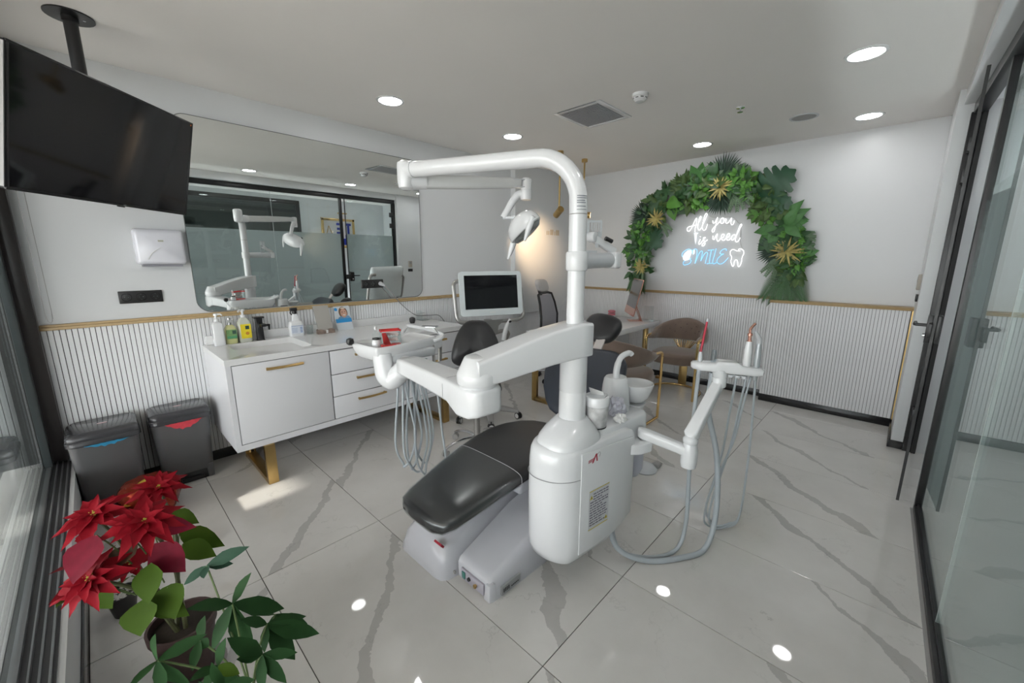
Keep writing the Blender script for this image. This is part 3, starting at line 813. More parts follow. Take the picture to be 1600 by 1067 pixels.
# tap
tp = thing('basin_tap', 'square black tap standing behind the wash basin', 'tap', (0.835, 3.445, ZW))
part('column', MB().loft([[(0.835 + x, 3.445 + y, z) for x, y in rrect(w, w, 0.006, 3)] for z, w in ((ZW, 0.054), (ZW + 0.006, 0.046), (ZW + 0.12, 0.044), (ZW + 0.165, 0.046))]), BLACKG, tp)
part('spout', MB().box(0.818, 0.852, 3.31, 3.44, ZW + 0.115, ZW + 0.135), BLACKG, tp, 0.004)
part('lever', MB().box(0.80, 0.87, 3.415, 3.475, ZW + 0.166, ZW + 0.178), BLACKG, tp, 0.004)
part('side_lever', MB().box(0.85, 0.905, 3.435, 3.455, ZW + 0.10, ZW + 0.112).box(0.895, 0.905, 3.435, 3.455, ZW + 0.07, ZW + 0.112), BLACKG, tp, 0.003)

# ---- bottles
GREENL = mat('green_label', (0.20, 0.36, 0.14), 0.5, var=0.4, scale=40)
YELL = mat('yellow_label', (0.85, 0.68, 0.03), 0.5, var=0.1, scale=40)
LQ = mat('pale_soap', (0.62, 0.62, 0.30), 0.2, coat=0.5)
LQ2 = mat('clear_soap', (0.58, 0.60, 0.52), 0.2, coat=0.5)
DKG = mat('dark_green_print', (0.03, 0.08, 0.06), 0.5)
def pump(t, x, y, z, m, s=1.0, ang=0.0):
    p = part('pump', MB().cyl((x, y, z), (x, y, z + 0.016 * s), 0.014 * s, 14).cyl((x, y, z + 0.016 * s), (x, y, z + 0.038 * s), 0.006 * s, 10), m, t)
    dx, dy = math.cos(ang), math.sin(ang)
    part('nozzle', MB().cyl((x, y, z + 0.036 * s), (x, y, z + 0.050 * s), 0.013 * s, 14).tube([(x, y, z + 0.045 * s), (x + 0.03 * s * dx, y + 0.03 * s * dy, z + 0.045 * s), (x + 0.038 * s * dx, y + 0.038 * s * dy, z + 0.036 * s)], 0.005 * s, 8), m, p)
def rb(x, y, zws, m, t, name='bottle', p=0.008, ratio=1.0):
    return part(name, MB().loft([[(x + a, y + b, ZW + z) for a, b in rrect(w, w * ratio, min(p, w * 0.3, w * ratio * 0.3), 4)] for z, w in zws]), m, t, smooth=45)
t = thing('pump_bottle', 'square white pump bottle, leftmost on the worktop', 'bottle', (0.575, 3.43, ZW))
rb(0.575, 3.43, ((0, 0.060), (0.004, 0.064), (0.148, 0.062), (0.160, 0.05), (0.172, 0.022)), PLASTIC, t)
pump(t, 0.575, 3.43, ZW + 0.172, PLASTIC, 1.1, R(-40))
bl = MB()
for k in range(7): bl.box(0.5405, 0.5432, 3.41, 3.45, ZW + 0.05 + k * 0.013, ZW + 0.054 + k * 0.013)
part('print', bl, mat('print_grey', (0.5, 0.5, 0.52), 0.6), t)
t = thing('pump_bottle', 'soap bottle with a green label and chrome pump', 'bottle', (0.653, 3.455, ZW))
b_ = rb(0.653, 3.455, ((0, 0.066), (0.004, 0.072), (0.105, 0.072), (0.128, 0.05), (0.136, 0.03)), LQ, t, p=0.02)
part('label', MB().prism(rrect(0.062, 0.068, 0.004, 2, 0.653, ZW + 0.070), lambda u, v, w: Vector((u, 3.455 - 0.036 + w, v)), -0.0022, 0.004), GREENL, b_)
part('mark', MB().box(0.657, 0.680, 3.455 - 0.0392, 3.455 - 0.038, ZW + 0.071, ZW + 0.097), DKG, b_)
part('band', MB().box(0.6235, 0.6825, 3.455 - 0.0390, 3.455 - 0.038, ZW + 0.042, ZW + 0.058), mat('label_green', (0.10, 0.36, 0.18), 0.5), b_)
pump(t, 0.653, 3.455, ZW + 0.136, CHROME, 1.0, R(-60))
t = thing('pump_bottle', 'tall soap bottle with a yellow label and white pump', 'bottle', (0.742, 3.46, ZW))
b_ = rb(0.742, 3.46, ((0, 0.080), (0.004, 0.086), (0.145, 0.086), (0.172, 0.05), (0.180, 0.03)), LQ2, t, p=0.016, ratio=0.7)
part('label', MB().prism(rrect(0.066, 0.105, 0.004, 2, 0.745, ZW + 0.080), lambda u, v, w: Vector((u, 3.46 - 0.0301 + w, v)), -0.0022, 0.004), YELL, b_)
part('mark', MB().box(0.742, 0.766, 3.46 - 0.0337, 3.46 - 0.032, ZW + 0.094, ZW + 0.120), DKG, b_)
part('flower_print', MB().lathe([(0.012, 0), (0.012, 0.001)], (0.752, 3.46 - 0.0325, ZW + 0.064), 10, Matrix.Rotation(R(90), 3, 'X')), mat('orange_print', (0.55, 0.22, 0.03), 0.6, var=0.5, scale=90), b_)
pump(t, 0.742, 3.46, ZW + 0.180, PLASTIC, 1.25, R(-135))
t = thing('spray_bottle', 'white spray bottle with black trigger head', 'bottle', (1.085, 3.43, ZW))
b_ = rb(1.085, 3.43, ((0, 0.100), (0.004, 0.106), (0.09, 0.106), (0.115, 0.086), (0.122, 0.052), (0.16, 0.040), (0.178, 0.034)), PLASTIC, t, p=0.02, ratio=0.6)
part('label', MB().box(1.04, 1.13, 3.3955, 3.40, ZW + 0.02, ZW + 0.085), mat('label_bluewhite', (0.66, 0.70, 0.78), 0.5, var=0.12, scale=90), b_)
bl = MB().box(1.042, 1.128, 3.3945, 3.396, ZW + 0.082, ZW + 0.085)
for k in range(4): bl.box(1.045, 1.085, 3.3948, 3.396, ZW + 0.035 + k * 0.010, ZW + 0.037 + k * 0.010).box(1.105, 1.122, 3.3948, 3.396, ZW + 0.030 + k * 0.012, ZW + 0.036 + k * 0.012)
part('print', bl, mat('print_blue', (0.12, 0.22, 0.45), 0.6), b_)
tr_ = part('trigger_head', MB().cyl((1.085, 3.43, ZW + 0.176), (1.085, 3.43, ZW + 0.20), 0.017, 14).loft([[(1.085 + a, 3.43 + b, z) for a, b in ((-0.03, -0.012), (0.02, -0.012), (0.02, 0.012), (-0.03, 0.012))] for z in (ZW + 0.20, ZW + 0.225)]), BLACKP, t, 0.003)
part('trigger', MB().tube([(1.06, 3.43, ZW + 0.205), (1.055, 3.43, ZW + 0.185), (1.065, 3.43, ZW + 0.17)], 0.005, 6), BLACKP, tr_)
t = thing('glass_tumbler', 'small clear tumbler beside the spray bottle', 'glass', (1.19, 3.43, ZW))
part('cup', MB().lathe([(0.022, 0.001), (0.026, 0.075), (0.024, 0.075), (0.020, 0.006), (0.001, 0.006)], (1.19, 3.43, ZW), 18), ACRYL, t)
# leaning clear plate in a stone holder
t = thing('display_panel', 'clear grey display panel standing in a mottled stone holder', 'display stand', (1.29, 3.40, ZW))
part('holder', MB().loft([[(1.225 + 0.135 * i / 6, 3.375 - 0.02 + 0.04 * j + 0.004 * math.sin(i * 2.1), ZW + zz * (0.035 + 0.006 * math.sin(i * 1.7))) for (j, zz) in ((0, 0), (1, 0), (1, 1), (0, 0.9))] for i in range(7)]), mat('mottled_stone', (0.24, 0.18, 0.15), 0.7, var=0.7, scale=45), t)
part('panel', MB().loft([[(1.235 - 0.03 * k, 3.372 + 0.0 * k, ZW + 0.03 + 0.20 * k), (1.355 - 0.03 * k, 3.372, ZW + 0.03 + 0.20 * k), (1.355 - 0.03 * k, 3.378, ZW + 0.03 + 0.20 * k), (1.235 - 0.03 * k, 3.378, ZW + 0.03 + 0.20 * k)] for k in (0, 1)]), mat('grey_panel', (0.42, 0.40, 0.37), 0.35), t)
part('note', MB().box(1.268, 1.305, 3.3545, 3.3565, ZW + 0.004, ZW + 0.030), PAPER, t)
# photo card: flat print of a smiling face
t = thing('photo_card', 'upright card with a smiling face photo and blue band', 'card', (1.49, 3.41, ZW))
def cardpt(u, v, w): return Vector((1.415 + u - v * 0.10, 3.42 + v * 0.12 - w, ZW + v))
def quadp(u0, u1, v0, v1, w): return MB().prism([(u0, v0), (u1, v0), (u1, v1), (u0, v1)], cardpt, w - 0.0006, w)
def disc(u, v, a, b, w, n_=18): return MB().prism([(u + a * math.cos(2 * math.pi * k / n_), v + b * math.sin(2 * math.pi * k / n_)) for k in range(n_)], cardpt, w - 0.0006, w)
cd_ = part('card', quadp(0, 0.135, 0, 0.205, 0.001), mat('card_pale', (0.66, 0.70, 0.74), 0.4), t)
part('blue_band', quadp(0, 0.135, 0.065, 0.098, 0.0018), mat('card_blue', (0.04, 0.33, 0.72), 0.4), cd_)
part('hair', disc(0.075, 0.150, 0.038, 0.050, 0.0020), mat('print_hair', (0.17, 0.10, 0.06), 0.6, var=0.4, scale=60), cd_)
part('collar', MB().prism([(0.02, 0.098), (0.13, 0.098), (0.12, 0.118), (0.085, 0.128), (0.06, 0.122), (0.03, 0.112)], cardpt, 0.0018, 0.0024), mat('print_collar', (0.18, 0.36, 0.58), 0.6), cd_)
fc = part('face', disc(0.078, 0.146, 0.027, 0.038, 0.0028), mat('print_skin', (0.62, 0.36, 0.27), 0.5, var=0.15, scale=50), cd_)
part('smile', disc(0.080, 0.129, 0.012, 0.005, 0.0034), PAPER, fc)
part('eyes', MB().add(disc(0.067, 0.155, 0.005, 0.003, 0.0034).v, disc(0.067, 0.155, 0.005, 0.003, 0.0034).f).add(disc(0.091, 0.156, 0.005, 0.003, 0.0034).v, disc(0.091, 0.156, 0.005, 0.003, 0.0034).f), BLACKP, fc)
part('cap_highlight', disc(0.078, 0.188, 0.022, 0.006, 0.0030), mat('print_light', (0.72, 0.66, 0.58), 0.5), cd_)
part('blue_tooth_mark', disc(0.018, 0.180, 0.013, 0.014, 0.0024), mat('card_blue', (0.04, 0.33, 0.72), 0.4), cd_)
# small things on the right half of the worktop
t = thing('stone_ornament', 'small dark round ornament standing on the worktop', 'ornament', (2.09, 3.33, ZW))
part('body', MB().lathe([(0.018, 0), (0.026, 0.012), (0.030, 0.032), (0.027, 0.050), (0.012, 0.058), (0.001, 0.059)], (2.09, 3.33, ZW), 16), mat('dark_stone', (0.035, 0.035, 0.037), 0.5, var=0.3), t)
part('foot', MB().lathe([(0.022, 0), (0.022, 0.004), (0.001, 0.005)], (2.09, 3.33, ZW), 16), BLACKP, t)
t = thing('smartphone', 'dark smartphone lying flat on the worktop', 'phone', (2.055, 3.00, ZW), R(35))
part('case', MB().prism(rrect(0.075, 0.15, 0.01, 3), lambda u, v, w: Vector((u, v, w)), 0.0, 0.012), CHROME, t, 0.002, world=False)
part('screen', MB().prism(rrect(0.069, 0.144, 0.009, 3), lambda u, v, w: Vector((u, v, w)), 0.012, 0.0126), BLACKG, t, world=False)
t = thing('acrylic_divider', 'clear acrylic upright at the end of the worktop', 'divider', (2.25, 3.44, ZW))
part('plate', MB().box(2.235, 2.24, 3.38, 3.485, ZW, ZW + 0.10), ACRYL, t)
part('foot_plate', MB().box(2.235, 2.33, 3.38, 3.485, ZW, ZW + 0.004), ACRYL, t)

# ================================================================== BINS
def binn(x0, x1, y0, y1, h, label, bagcol, bagname, tilt):
    t = thing('pedal_bin', label, 'bin', ((x0 + x1) / 2, (y0 + y1) / 2, 0), group='smoked pedal bins along the wainscot')
    cx, cy = (x0 + x1) / 2, (y0 + y1) / 2; w, d_ = x1 - x0, y1 - y0
    sec = lambda s, z, dy=0: [(cx + a, cy + b + dy, z) for a, b in rrect(w * s, d_ * s, 0.04, 5)]
    part('bucket', MB().loft([sec(0.80, 0.0), sec(0.82, 0.02), sec(0.95, h - 0.06)]), BIN, t, smooth=50)
    part('rim', MB().loft([sec(0.95, h - 0.065), sec(1.0, h - 0.06), sec(1.0, h - 0.035), sec(0.97, h - 0.03)]), BINLID, t, smooth=50)
    ld = part('lid', MB().loft([sec(0.98, h - 0.03), sec(0.985, h - 0.012), sec(0.93, h + 0.004), sec(0.85, h + 0.010)]), BINLID, t, smooth=40)
    part('badge', MB().prism([(0.022 * math.cos(k * R(20)), 0.008 * math.sin(k * R(20))) for k in range(18)], lambda u, v, w_: Vector((cx + u, cy + v + 0.01, h + 0.010 + w_)), 0, 0.0015), mat('badge_pink', (0.62, 0.45, 0.47), 0.4), ld)
    bg_ = MB()
    bm_ = mat(bagname, bagcol, 0.4, var=0.3, scale=40)
    N = 14; s0 = []; s1 = []
    for k in range(N + 1):
        f_ = k / N; xx = cx - w * 0.27 + w * 0.60 * f_
        dr = math.sin(math.pi * f_) * (tilt + 0.006 * math.sin(k * 2.3))
        s0.append((xx, y0 + d_ * 0.024 - 0.004 - 0.006 * math.sin(k * 1.9) ** 2, h - 0.062))
        s1.append((xx, y0 + d_ * 0.030 - 0.006, h - 0.064 - dr))
    for k in range(N):
        bg_.add([s0[k], s0[k + 1], s1[k + 1], s1[k]], [(0, 1, 2, 3)])
    part('bag', bg_, bm_, t, label=bagname.replace('_', ' ') + ' hanging over the rim')
    pd = part('pedal', MB().box(cx - 0.05, cx + 0.07, y0 + d_ * 0.02, y0 + d_ * 0.16, 0.018, 0.04), BLACKP, t, 0.005)
    part('pedal_recess', MB().box(cx - 0.075, cx + 0.095, y0 + d_ * 0.075, y0 + d_ * 0.2, 0.0, 0.075), BLACKP, t, 0.01)
    part('foot', MB().box(cx + 0.095, cx + 0.13, y0 + d_ * 0.06, y0 + d_ * 0.3, 0.0, 0.10).box(cx - 0.11, cx - 0.075, y0 + d_ * 0.06, y0 + d_ * 0.3, 0.0, 0.10), BIN, t, 0.01)
binn(-0.23, 0.085, 3.19, 3.50, 0.50, 'smoked grey pedal bin with a blue bag, nearest the window', (0.03, 0.24, 0.42), 'blue_bag', 0.018)
binn(0.125, 0.445, 3.25, 3.52, 0.50, 'smoked grey pedal bin with a red bag, beside the sink cabinet', (0.55, 0.05, 0.07), 'red_bag', 0.045)

# ================================================================== DENTAL CHAIR WITH UNIT
DC = thing('dental_chair', 'white dental treatment unit with a long black padded patient chair', 'dental chair', (1.45, 1.40, 0))
# --- base hull
def hull_sec(x, y0, y1, h):
    return [(x, y0, 0.0), (x, y0 + 0.008, h * 0.35), (x, y0 + 0.03, h * 0.72), (x, y0 + 0.07, h * 0.93), (x, y0 + 0.13, h), (x, y1 - 0.13, h), (x, y1 - 0.07, h * 0.93), (x, y1 - 0.03, h * 0.72), (x, y1 - 0.008, h * 0.35), (x, y1, 0.0)]
hs = [(0.925, 1.395, 1.665, 0.035), (0.935, 1.355, 1.69, 0.085), (0.96, 1.335, 1.705, 0.135), (1.01, 1.328, 1.712, 0.175), (1.12, 1.325, 1.715, 0.215), (1.3, 1.322, 1.718, 0.255), (1.55, 1.32, 1.72, 0.29), (1.85, 1.32, 1.72, 0.30), (2.0, 1.34, 1.70, 0.27), (2.06, 1.38, 1.66, 0.20)]
SHELL = mat('shell_grey_white', (0.60, 0.605, 0.65), 0.25, coat=0.3, var=0.015)
hull = part('base_hull', MB().loft([hull_sec(*h) for h in hs]), SHELL, DC, smooth=60)
part('screw', MB().cyl((0.995, 1.337, 0.028), (0.995, 1.322, 0.026), 0.006, 10), GREYM, hull)
part('raised_rib', MB().loft([[(x, 1.42, z), (x, 1.425, z + 0.012), (x, 1.56, z + 0.012), (x, 1.565, z)] for x, z in ((1.24, 0.235), (1.27, 0.249), (1.6, 0.288), (1.8, 0.295))]), SHELL, hull, 0.004)
part('red_badge', MB().obox((0.963, 1.40, 0.158), 0.010, 0.055, 0.022, Matrix.Rotation(R(-40), 3, 'Y')), mat('badge_red', (0.45, 0.03, 0.05), 0.4, var=0.3, scale=120), hull)
# --- power box
def pb_sec(x, y0, y1, h):
    return [(x, y0, 0), (x, y0 + 0.012, h * 0.7), (x, y0 + 0.03, h * 0.95), (x, y0 + 0.05, h), (x, y1 - 0.03, h), (x, y1, h * 1.08), (x, y1, 0)]
pb = part('power_box', MB().loft([pb_sec(*h) for h in ((1.016, 1.095, 1.325, 0.070), (1.026, 1.092, 1.325, 0.088), (1.06, 1.09, 1.325, 0.102), (1.20, 1.085, 1.325, 0.150), (1.36, 1.08, 1.325, 0.205), (1.6, 1.08, 1.325, 0.25), (1.85, 1.10, 1.325, 0.25))]), SHELL, DC, smooth=45)
pp = part('power_panel', MB().box(1.006, 1.018, 1.140, 1.295, 0.010, 0.066), mat('panel_lilac', (0.44, 0.42, 0.48), 0.5), pb, 0.003)
part('rocker_switch', MB().box(1.001, 1.008, 1.262, 1.284, 0.022, 0.056), mat('switch_green', (0.05, 0.20, 0.17), 0.3), pb, 0.002)
part('fuse_cap', MB().cyl((1.008, 1.235, 0.040), (0.998, 1.235, 0.040), 0.009, 12), BLACKP, pb)
part('valve', MB().cyl((1.008, 1.188, 0.036), (0.996, 1.188, 0.036), 0.006, 10).cyl((1.0, 1.188, 0.036), (0.994, 1.188, 0.036), 0.010, 6), GOLD, pb)
part('foot_wedge', MB().loft([[(1.003, 1.098, 0), (1.045, 1.088, 0), (1.045, 1.130, 0), (1.003, 1.137, 0)], [(1.012, 1.104, 0.075), (1.040, 1.098, 0.080), (1.040, 1.130, 0.080), (1.012, 1.132, 0.075)]]), SHELL, pb, 0.004)
vp = part('vent_plate', MB().box(1.065, 1.185, 1.0815, 1.092, 0.010, 0.052), mat('vent_plate_grey', (0.36, 0.37, 0.38), 0.5), pb)
vb = MB()
for k in range(4): vb.box(1.075 + k * 0.010, 1.080 + k * 0.010, 1.080, 1.083, 0.022, 0.040)
for k in range(5): vb.box(1.125 + k * 0.010, 1.131 + k * 0.010, 1.080, 1.083, 0.022, 0.027)
part('vent_print', vb, BLACKP, pb)
# --- lift
part('lift_column', MB().loft([[(x, y, z) for x, y in ((1.42 + s, 1.30 + s * .3), (1.84 - s, 1.30 + s * .3), (1.84 - s, 1.50 - s * .3), (1.42 + s, 1.50 - s * .3))] for z, s in ((0.24, 0.0), (0.30, 0.02), (0.46, 0.06))]), SHELL, DC, 0.015, 3)
# --- seat cushion
st = [(0.832, 0.060, 0.392, 0.030, 1.372), (0.840, 0.115, 0.400, 0.055, 1.372), (0.860, 0.155, 0.410, 0.068, 1.372), (0.91, 0.178, 0.422, 0.076, 1.374), (1.0, 0.193, 0.440, 0.08, 1.378), (1.12, 0.211, 0.464, 0.08, 1.382), (1.27, 0.231, 0.492, 0.085, 1.388), (1.40, 0.243, 0.510, 0.088, 1.390), (1.52, 0.247, 0.518, 0.09, 1.390), (1.62, 0.238, 0.517, 0.09, 1.390), (1.71, 0.205, 0.513, 0.085, 1.390), (1.77, 0.150, 0.508, 0.07, 1.390), (1.795, 0.085, 0.502, 0.04, 1.390)]
def seat_sec(x, hw, zt_, th, yc, g=0.0, n_=28, p=3.6):
    return [(x, yc + a, zt_ - th / 2 + b) for a, b in sellipse(hw + g, th / 2 + g, p, n_)]
seat = part('seat_cushion', MB().loft([seat_sec(*s_) for s_ in st]), LEATHER, DC, smooth=60)
cov = MB().loft([seat_sec(*s_, g=0.004) for s_ in st[:7]], cap=False)
part('plastic_cover', cov, thin_glass('clear_cover', (0.93, 0.94, 0.95), 1.45, 0.22, 0.035), seat, smooth=60)
part('cover_hem', MB().tube(seat_sec(*st[6], 0.005), 0.0014, 6, closed=True), mat('hem_clear', (0.40, 0.41, 0.43), 0.3), seat)
part('welt', MB().tube([(x, y, z - 0.0) for x, y, z in [(s_[0], s_[4] - s_[1] * 0.985, s_[2] - s_[3] * 0.62) for s_ in reversed(st[1:9])] + [(s_[0], s_[4] + s_[1] * 0.985, s_[2] - s_[3] * 0.62) for s_ in st[1:9]]], 0.004, 6), LEATHER, seat)
# --- backrest
d_b = Vector((0.627, 0, 0.779)); n_b = Vector((-0.779, 0, 0.627)); o_b = Vector((1.905, 1.39, 0.455))
bs = [(0.06, 0.08, 0.04), (0.075, 0.13, 0.07), (0.12, 0.18, 0.085), (0.20, 0.235, 0.09), (0.30, 0.275, 0.09), (0.39, 0.288, 0.088), (0.46, 0.268, 0.085), (0.51, 0.225, 0.08), (0.54, 0.17, 0.07), (0.555, 0.12, 0.04)]
def back_sec(s_, hw, th):
    out = []
    for a, b in sellipse(hw, th / 2, 3.6, 28):
        curve = 0.05 * (abs(a) / 0.3) ** 2
        out.append(o_b + d_b * (s_ + 0.03 * (abs(a) / 0.3) ** 2 * (s_ / 0.56)) + Vector((0, a, 0)) + n_b * (b + curve))
    return out
bk_ = part('backrest', MB().loft([back_sec(*q) for q in bs]), LEATHERB, DC, smooth=60)
part('back_shell', MB().loft([[v - n_b * 0.035 for v in back_sec(a, b * 0.86, c * 0.5)] for a, b, c in bs[1:-1]]), SHELL, DC, smooth=60)
# --- headrest
hc = Vector((2.385, 1.430, 1.01))
nh = Vector((-0.80, -0.05, 0.60)).normalized(); rh = Vector((0, 1, 0.10)); rh = (rh - nh * rh.dot(nh)).normalized(); uh = nh.cross(rh); uh = uh if uh.z > 0 else -uh
def head_sec(t_, w, h_):
    return [hc + nh * t_ + rh * (a * (1 + 0.10 * b / 0.1)) + uh * b for a, b in sellipse(w, h_, 2.6, 28)]
hr = part('headrest', MB().loft([head_sec(*q) for q in ((-0.045, 0.07, 0.055), (-0.04, 0.105, 0.085), (-0.02, 0.126, 0.103), (0.01, 0.132, 0.108), (0.03, 0.122, 0.099), (0.042, 0.095, 0.078), (0.046, 0.05, 0.04))]), LEATHER, DC, smooth=60)
tb = o_b + d_b * 0.54
part('headrest_bar', MB().loft([[p_ + Vector((0, a, 0)) + n_b * b for a, b in ((-0.032, -0.005), (0.032, -0.005), (0.032, 0.005), (-0.032, 0.005))] for p_ in (tb - n_b * 0.01, tb + d_b * 0.10 - n_b * 0.005, hc - nh * 0.03)]), mat('bar_beige', (0.58, 0.54, 0.52), 0.4), hr)
# --- cuspidor unit body
UM = Matrix.Translation((1.425, 0.99, 0)) @ Matrix.Rotation(R(-8), 4, 'Z')
def U(u, v, z): return UM @ Vector((u, v, z))
plan = spline([(0.29, -0.140, 0), (0.10, -0.142, 0), (-0.07, -0.143, 0), (-0.14, -0.128, 0), (-0.195, -0.085, 0), (-0.222, -0.02, 0), (-0.215, 0.04, 0), (-0.175, 0.085, 0), (-0.10, 0.108, 0), (0.10, 0.112, 0), (0.29, 0.11, 0)], 4)
plan = [(p.x, p.y) for p in plan]
def usec(z, f, r, sv, dv=0.0):
    return [U(f + (u + 0.222) / 0.512 * (r - f), v * sv + dv, z) for u, v in plan]
unit = part('unit_body', MB().loft([usec(0.128, -0.12, -0.02, 0.55), usec(0.140, -0.165, 0.05, 0.80), usec(0.165, -0.198, 0.12, 0.93), usec(0.205, -0.214, 0.21, 0.985), usec(0.25, -0.219, 0.288, 1.0), usec(0.45, -0.223, 0.29, 1.0), usec(0.62, -0.218, 0.288, 1.0), usec(0.662, -0.212, 0.284, 0.985), usec(0.682, -0.20, 0.275, 0.95), usec(0.690, -0.185, 0.262, 0.90)]), PLASTIC, DC, smooth=50)
sp_ = MB().prism([(-0.085, 0.190), (0.03, 0.188), (0.12, 0.198), (0.21, 0.215), (0.284, 0.255), (0.286, 0.645), (0.27, 0.655), (-0.085, 0.672)], lambda u, v, t: U(u, t, v), -0.1405, -0.1452)
part('side_panel', sp_, PLASTIC, DC, 0.0015)
seam = spline([U(u, v, 0.556) for u, v in [(-0.088, -0.1425), (-0.14, -0.1285), (-0.195, -0.0855), (-0.2235, -0.02), (-0.2165, 0.04), (-0.177, 0.0865), (-0.10, 0.110)]], 4)
part('seam', MB().tube(seam, 0.0016, 5), mat('seam_grey', (0.30, 0.30, 0.31), 0.6), unit)
# warning label with illegible rows
lab = MB().box(0, 0, 0, 0, 0, 0); lab = MB().prism([(-0.030, 0.283), (0.108, 0.283), (0.108, 0.481), (-0.030, 0.481)], lambda u, v, t: U(u, t, v), -0.1452, -0.1456)
lb_ = part('warning_label', lab, mat('label_grey', (0.60, 0.61, 0.63), 0.4), DC)
rows = MB()
random.seed(3)
for k in range(13):
    zz = 0.455 - k * 0.0125
    u_ = -0.022 if k > 2 else -0.002
    end = random.choice((0.100, 0.100, 0.09, 0.06))
    while u_ < end:
        w_ = random.uniform(0.008, 0.026)
        rows.prism([(u_, zz), (min(u_ + w_, end), zz), (min(u_ + w_, end), zz + 0.0055), (u_, zz + 0.0055)], lambda u, v, t: U(u, t, v), -0.1456, -0.1460)
        u_ += w_ + 0.004
part('print_rows', rows, mat('print_dark', (0.16, 0.15, 0.20), 0.6), lb_, smooth=0)
yl_ = MB()
for a, b in ((0.474, 0.478), (0.286, 0.290)):
    yl_.prism([(-0.028, a), (0.106, a), (0.106, b), (-0.028, b)], lambda u, v, t: U(u, t, v), -0.1456, -0.1460)
for (u_, z_) in ((-0.015, 0.437), (0.092, 0.300)):
    yl_.prism([(u_ - 0.011, z_), (u_ + 0.011, z_), (u_, z_ + 0.020)], lambda u, v, t: U(u, t, v), -0.1456, -0.1461)
part('yellow_marks', yl_, mat('hazard_yellow', (0.62, 0.52, 0.08), 0.5), lb_, smooth=0)
bt = MB()
for (u_, z_) in ((-0.015, 0.437), (0.092, 0.300)):
    bt.prism([(u_ - 0.0015, z_ + 0.003), (u_ + 0.0015, z_ + 0.003), (u_ + 0.0015, z_ + 0.013), (u_ - 0.0015, z_ + 0.013)], lambda u, v, t: U(u, t, v), -0.1461, -0.1464)
part('hazard_bars', bt, BLACKP, lb_, smooth=0)
lg = MB()
for k in range(3): lg.prism([(-0.045, 0.618 + k * 0.005), (-0.008, 0.622 + k * 0.005), (-0.008, 0.6245 + k * 0.005), (-0.045, 0.6205 + k * 0.005)], lambda u, v, t: U(u, t, v), -0.1452, -0.1457)
lg.prism([(-0.022, 0.612), (-0.012, 0.612), (0.004, 0.640), (0.008, 0.614), (0.016, 0.614), (0.010, 0.650), (0.002, 0.650)], lambda u, v, t: U(u, t, v), -0.1452, -0.1458)
part('logo', lg, mat('logo_red', (0.42, 0.02, 0.05), 0.4), DC, smooth=0)
part('logo_swoosh', MB().tube(spline([U(0.008, -0.1457, 0.640), U(0.024, -0.1457, 0.652), U(0.032, -0.1457, 0.645), U(0.026, -0.1457, 0.630)], 4), 0.0008, 5), mat('logo_grey2', (0.25, 0.25, 0.26), 0.4), DC)
# deck, dome, pole
deck = part('deck', MB().loft([[U(u + 0.27, v + 0.005, z) for u, v in rrect(0.40 * s_, 0.215 * s_, 0.05, 5)] for z, s_ in ((0.58, 1.0), (0.70, 1.0), (0.714, 0.985), (0.718, 0.95))]), PLASTIC, DC, smooth=50)
dome = part('pole_dome', MB().loft([[U(cu_ + a, cv_ + b, z) for a, b in sellipse(ra, rb_, p_, 32)] for z, ra, rb_, p_, cu_, cv_ in ((0.676, 0.150, 0.115, 2.5, -0.035, -0.018), (0.692, 0.150, 0.115, 2.5, -0.035, -0.018), (0.715, 0.140, 0.109, 2.4, -0.032, -0.016), (0.740, 0.118, 0.098, 2.2, -0.022, -0.010), (0.762, 0.090, 0.083, 2.1, -0.008, -0.004), (0.776, 0.072, 0.071, 2.0, 0, 0), (0.779, 0.064, 0.064, 2.0, 0, 0))]), PLASTIC, DC, smooth=50)
P0 = Vector((1.425, 0.99, 0))
pole = part('pole', MB().lathe([(0.061, 0.76), (0.060, 0.90), (0.0595, 0.903), (0.0605, 0.905), (0.060, 1.07)], P0, 32), PLASTIC, DC)
part('rear_housing', MB().loft([[U(0.43 + u, -0.01 + v, z) for u, v in rrect(0.12 * s_, 0.16 * s_, 0.045, 5)] for z, s_ in ((0.36, 0.8), (0.40, 0.97), (0.64, 1.0), (0.672, 0.95), (0.682, 0.8))]), mat('lilac_plastic', (0.56, 0.57, 0.66), 0.3), DC, smooth=50)
